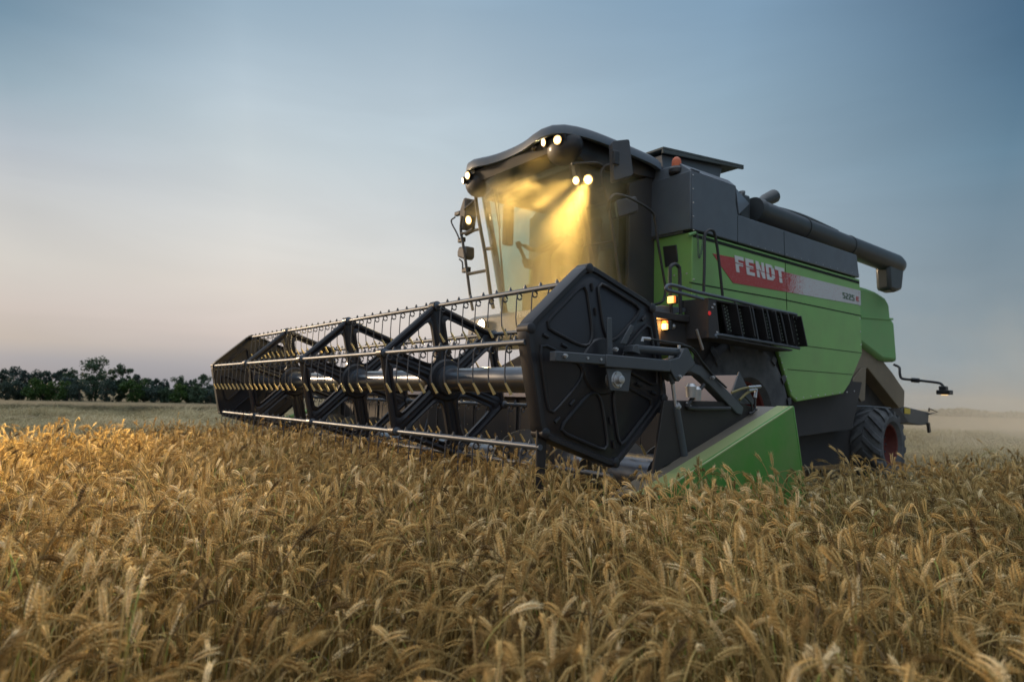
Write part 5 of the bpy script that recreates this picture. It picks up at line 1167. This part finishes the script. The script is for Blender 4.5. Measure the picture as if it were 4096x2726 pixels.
# ================================================================== STANDING WHEAT
wheat_m = tint_mat('ripe_wheat_ear', [(0, (.07, .038, .010)), (.30, (.33, .195, .055)), (.62, (.66, .45, .165)), (1, (.95, .76, .44))], .65, .08, 90)
stalk_m = tint_mat('ripe_wheat_stalk', [(0, (.09, .055, .015)), (.5, (.30, .20, .06)), (.85, (.54, .38, .14)), (1, (.22, .28, .05))], .6, .08, 30)  # stalks coloured darker so gaps between ears look shaded
def stalk(nod, neck, ear, rnd, leaves=2, erect=False):
    m = MB(); P = [Vector((0, 0, 0))]; th = rnd.uniform(-.05, .12); H_ = rnd.uniform(.56, .66); segs = 7; T = []
    def step(L_, dth, n):
        nonlocal th
        for _ in range(n): 
            th += dth/n; d = Vector((math.sin(th), 0, math.cos(th))); P.append(P[-1]+d*L_/n); T.append(d)
    step(H_-.12, .10, 4); step(neck, nod*.55, 6); stem_n = len(P)
    m.tube(P[:stem_n], [.0019]*4+[.0015]*(stem_n-4), 5, cap=False, mi=1)
    n_e = 9; i0 = len(P)-1; step(ear, nod*.45, n_e); E_ = P[i0:]
    side = Vector((0, 1, 0)); tw = rnd.uniform(0, 3.14)
    for i in range(n_e):
        p_ = E_[i]; t = (E_[i+1]-E_[i]).normalized(); nb = t.cross(side).normalized(); a_ = tw+i*.05
        s1 = side*math.cos(a_)+nb*math.sin(a_); f1 = t.cross(s1)
        env = math.sin(PI*(i+1.2)/(n_e+1.6))**.5
        for sg in (1, -1):
            for fl in (-1, 1):
                c_ = p_+s1*sg*.0017*env+f1*fl*.0011*env+t*(.004 if sg > 0 else 0)
                d = (t+s1*sg*.40+f1*fl*.24).normalized(); L_ = .0090*env+.0025; w_ = .0017*env+.0003
                u_ = d.orthogonal().normalized(); v_ = d.cross(u_)
                m.add([c_, c_+d*L_*.45+u_*w_, c_+d*L_*.45+v_*w_, c_+d*L_*.45-u_*w_, c_+d*L_*.45-v_*w_, c_+d*L_],
                      [(0, 2, 1), (0, 3, 2), (0, 4, 3), (0, 1, 4), (5, 1, 2), (5, 2, 3), (5, 3, 4), (5, 4, 1)], 0)
                if (i+fl) % 2 == 0 or i > n_e-4:
                    al = rnd.uniform(.004, .015)*(1.2 if i > n_e-4 else 1); e_ = c_+d*(L_+al)+t*al*.3+Vector((rnd.gauss(0, .002), rnd.gauss(0, .002), 0)); m.add([c_+d*L_*.8+u_*.0006, c_+d*L_*.8-u_*.0006, e_], [(0, 1, 2)], 0)
    for k in range(leaves):
        f = rnd.uniform(.35, .88); p_ = Vector(P[1]).lerp(P[4], f) if f < .7 else P[4].copy(); a = rnd.uniform(0, 6.28); L_ = rnd.uniform(.10, .22); d = Vector((math.cos(a), math.sin(a), 0)); up_ = rnd.uniform(.2, 1.0)
        Q = [p_]; an = up_
        for _ in range(6): Q.append(Q[-1]+(d*math.cos(an)+Vector((0, 0, math.sin(an))))*L_/6); an -= rnd.uniform(.15, .6)
        blade(m, Q, rnd.uniform(.003, .006), Vector((-d.y, d.x, rnd.uniform(-.4, .4))).normalized(), 1)
    return m
rv = random.Random(3); wv = []
for nod, ln in ((.15, 1), (.5, 2), (.9, 1), (1.3, 2), (1.7, 1), (2.0, 2), (2.3, 1), (2.6, 2), (1.1, 3), (1.9, 2), (2.4, 2), (1.5, 1), (2.8, 1), (2.1, 1)):
    wv.append(stalk(nod, rv.uniform(.10, .17), rv.uniform(.046, .068), rv, ln))
def in_wheat(x, y):
    if x < (-7.0 if y < -.2 else max(-9.15, -7.0-(y+.2)*.80)): return False
    if -3.0 < x < -2.38 and y > 2.70: return False
    if y < 3.35+.05*math.sin(x*3): return True
    return x > -2.46+.05*math.sin(y*4) and y < 16
def frustum(x, y, z, mg=.12):
    d = Vector((x, y, z-EYE)); w = d.dot(_fw)
    if w < .35: return False
    return abs(d.dot(VR)/w) < 2048/F_PX+mg and -.75 < d.dot(VU)/w
pts = []; rw = random.Random(11)
def put(x, y, lod=1):
    if not in_wheat(x, y) or not frustum(x, y, .6, .30+.55/max(.6, math.hypot(x, y))): return
    r_ = math.hypot(x, y)
    if r_ < .62: return
    wv_ = noise.noise(Vector((x*.9, y*.9, 1)))*.5+noise.noise(Vector((x*2.7, y*2.7, 5)))*.3
    s_ = 1.0+wv_*.19+rw.gauss(-.01, .07)
    if noise.noise(Vector((x*3.1, y*3.1, 9))) < -.12 and rw.random() < .72: return
    if rw.random() < .012: s_ *= 1.12; vi_ = rw.choice([0, 1, 1, 8])
    else: vi_ = rw.choices(range(14), [.6, .9, 1.6, 3, 5, 7, 7, 6, 2, 5, 6, 4, 4, 6])[0]
    # ears lean with a shared drift plus scatter
    yaw = rw.gauss(2.4+wv_*3.0, 1.0)
    if r_ < .9 and s_ > 1.0: s_ = 1.0
    pts.append(((x, y, -.02), (rw.gauss(0, .07)+wv_*.06, rw.gauss(0, .07), yaw), s_, vi_, min(1, max(0, .5+wv_*.35+rw.gauss(0, .23)))))
def fill(x0, x1, y0, y1, dens):
    for _ in range(int((x1-x0)*(y1-y0)*dens)): put(rw.uniform(x0, x1), rw.uniform(y0, y1))
fill(-3, 2.5, -2.0, 3, 720); fill(-9.2, -3, -3.0, 3.5, 620); fill(-2.6, 3.5, 3, 16, 480)
wheat = gn_scatter('wheat_crop', wv, pts, [wheat_m, stalk_m])
tag(wheat, 'ripe golden bearded wheat with nodding ears standing across the foreground', 'wheat', kind='stuff')
print('wheat stalks', len(pts))
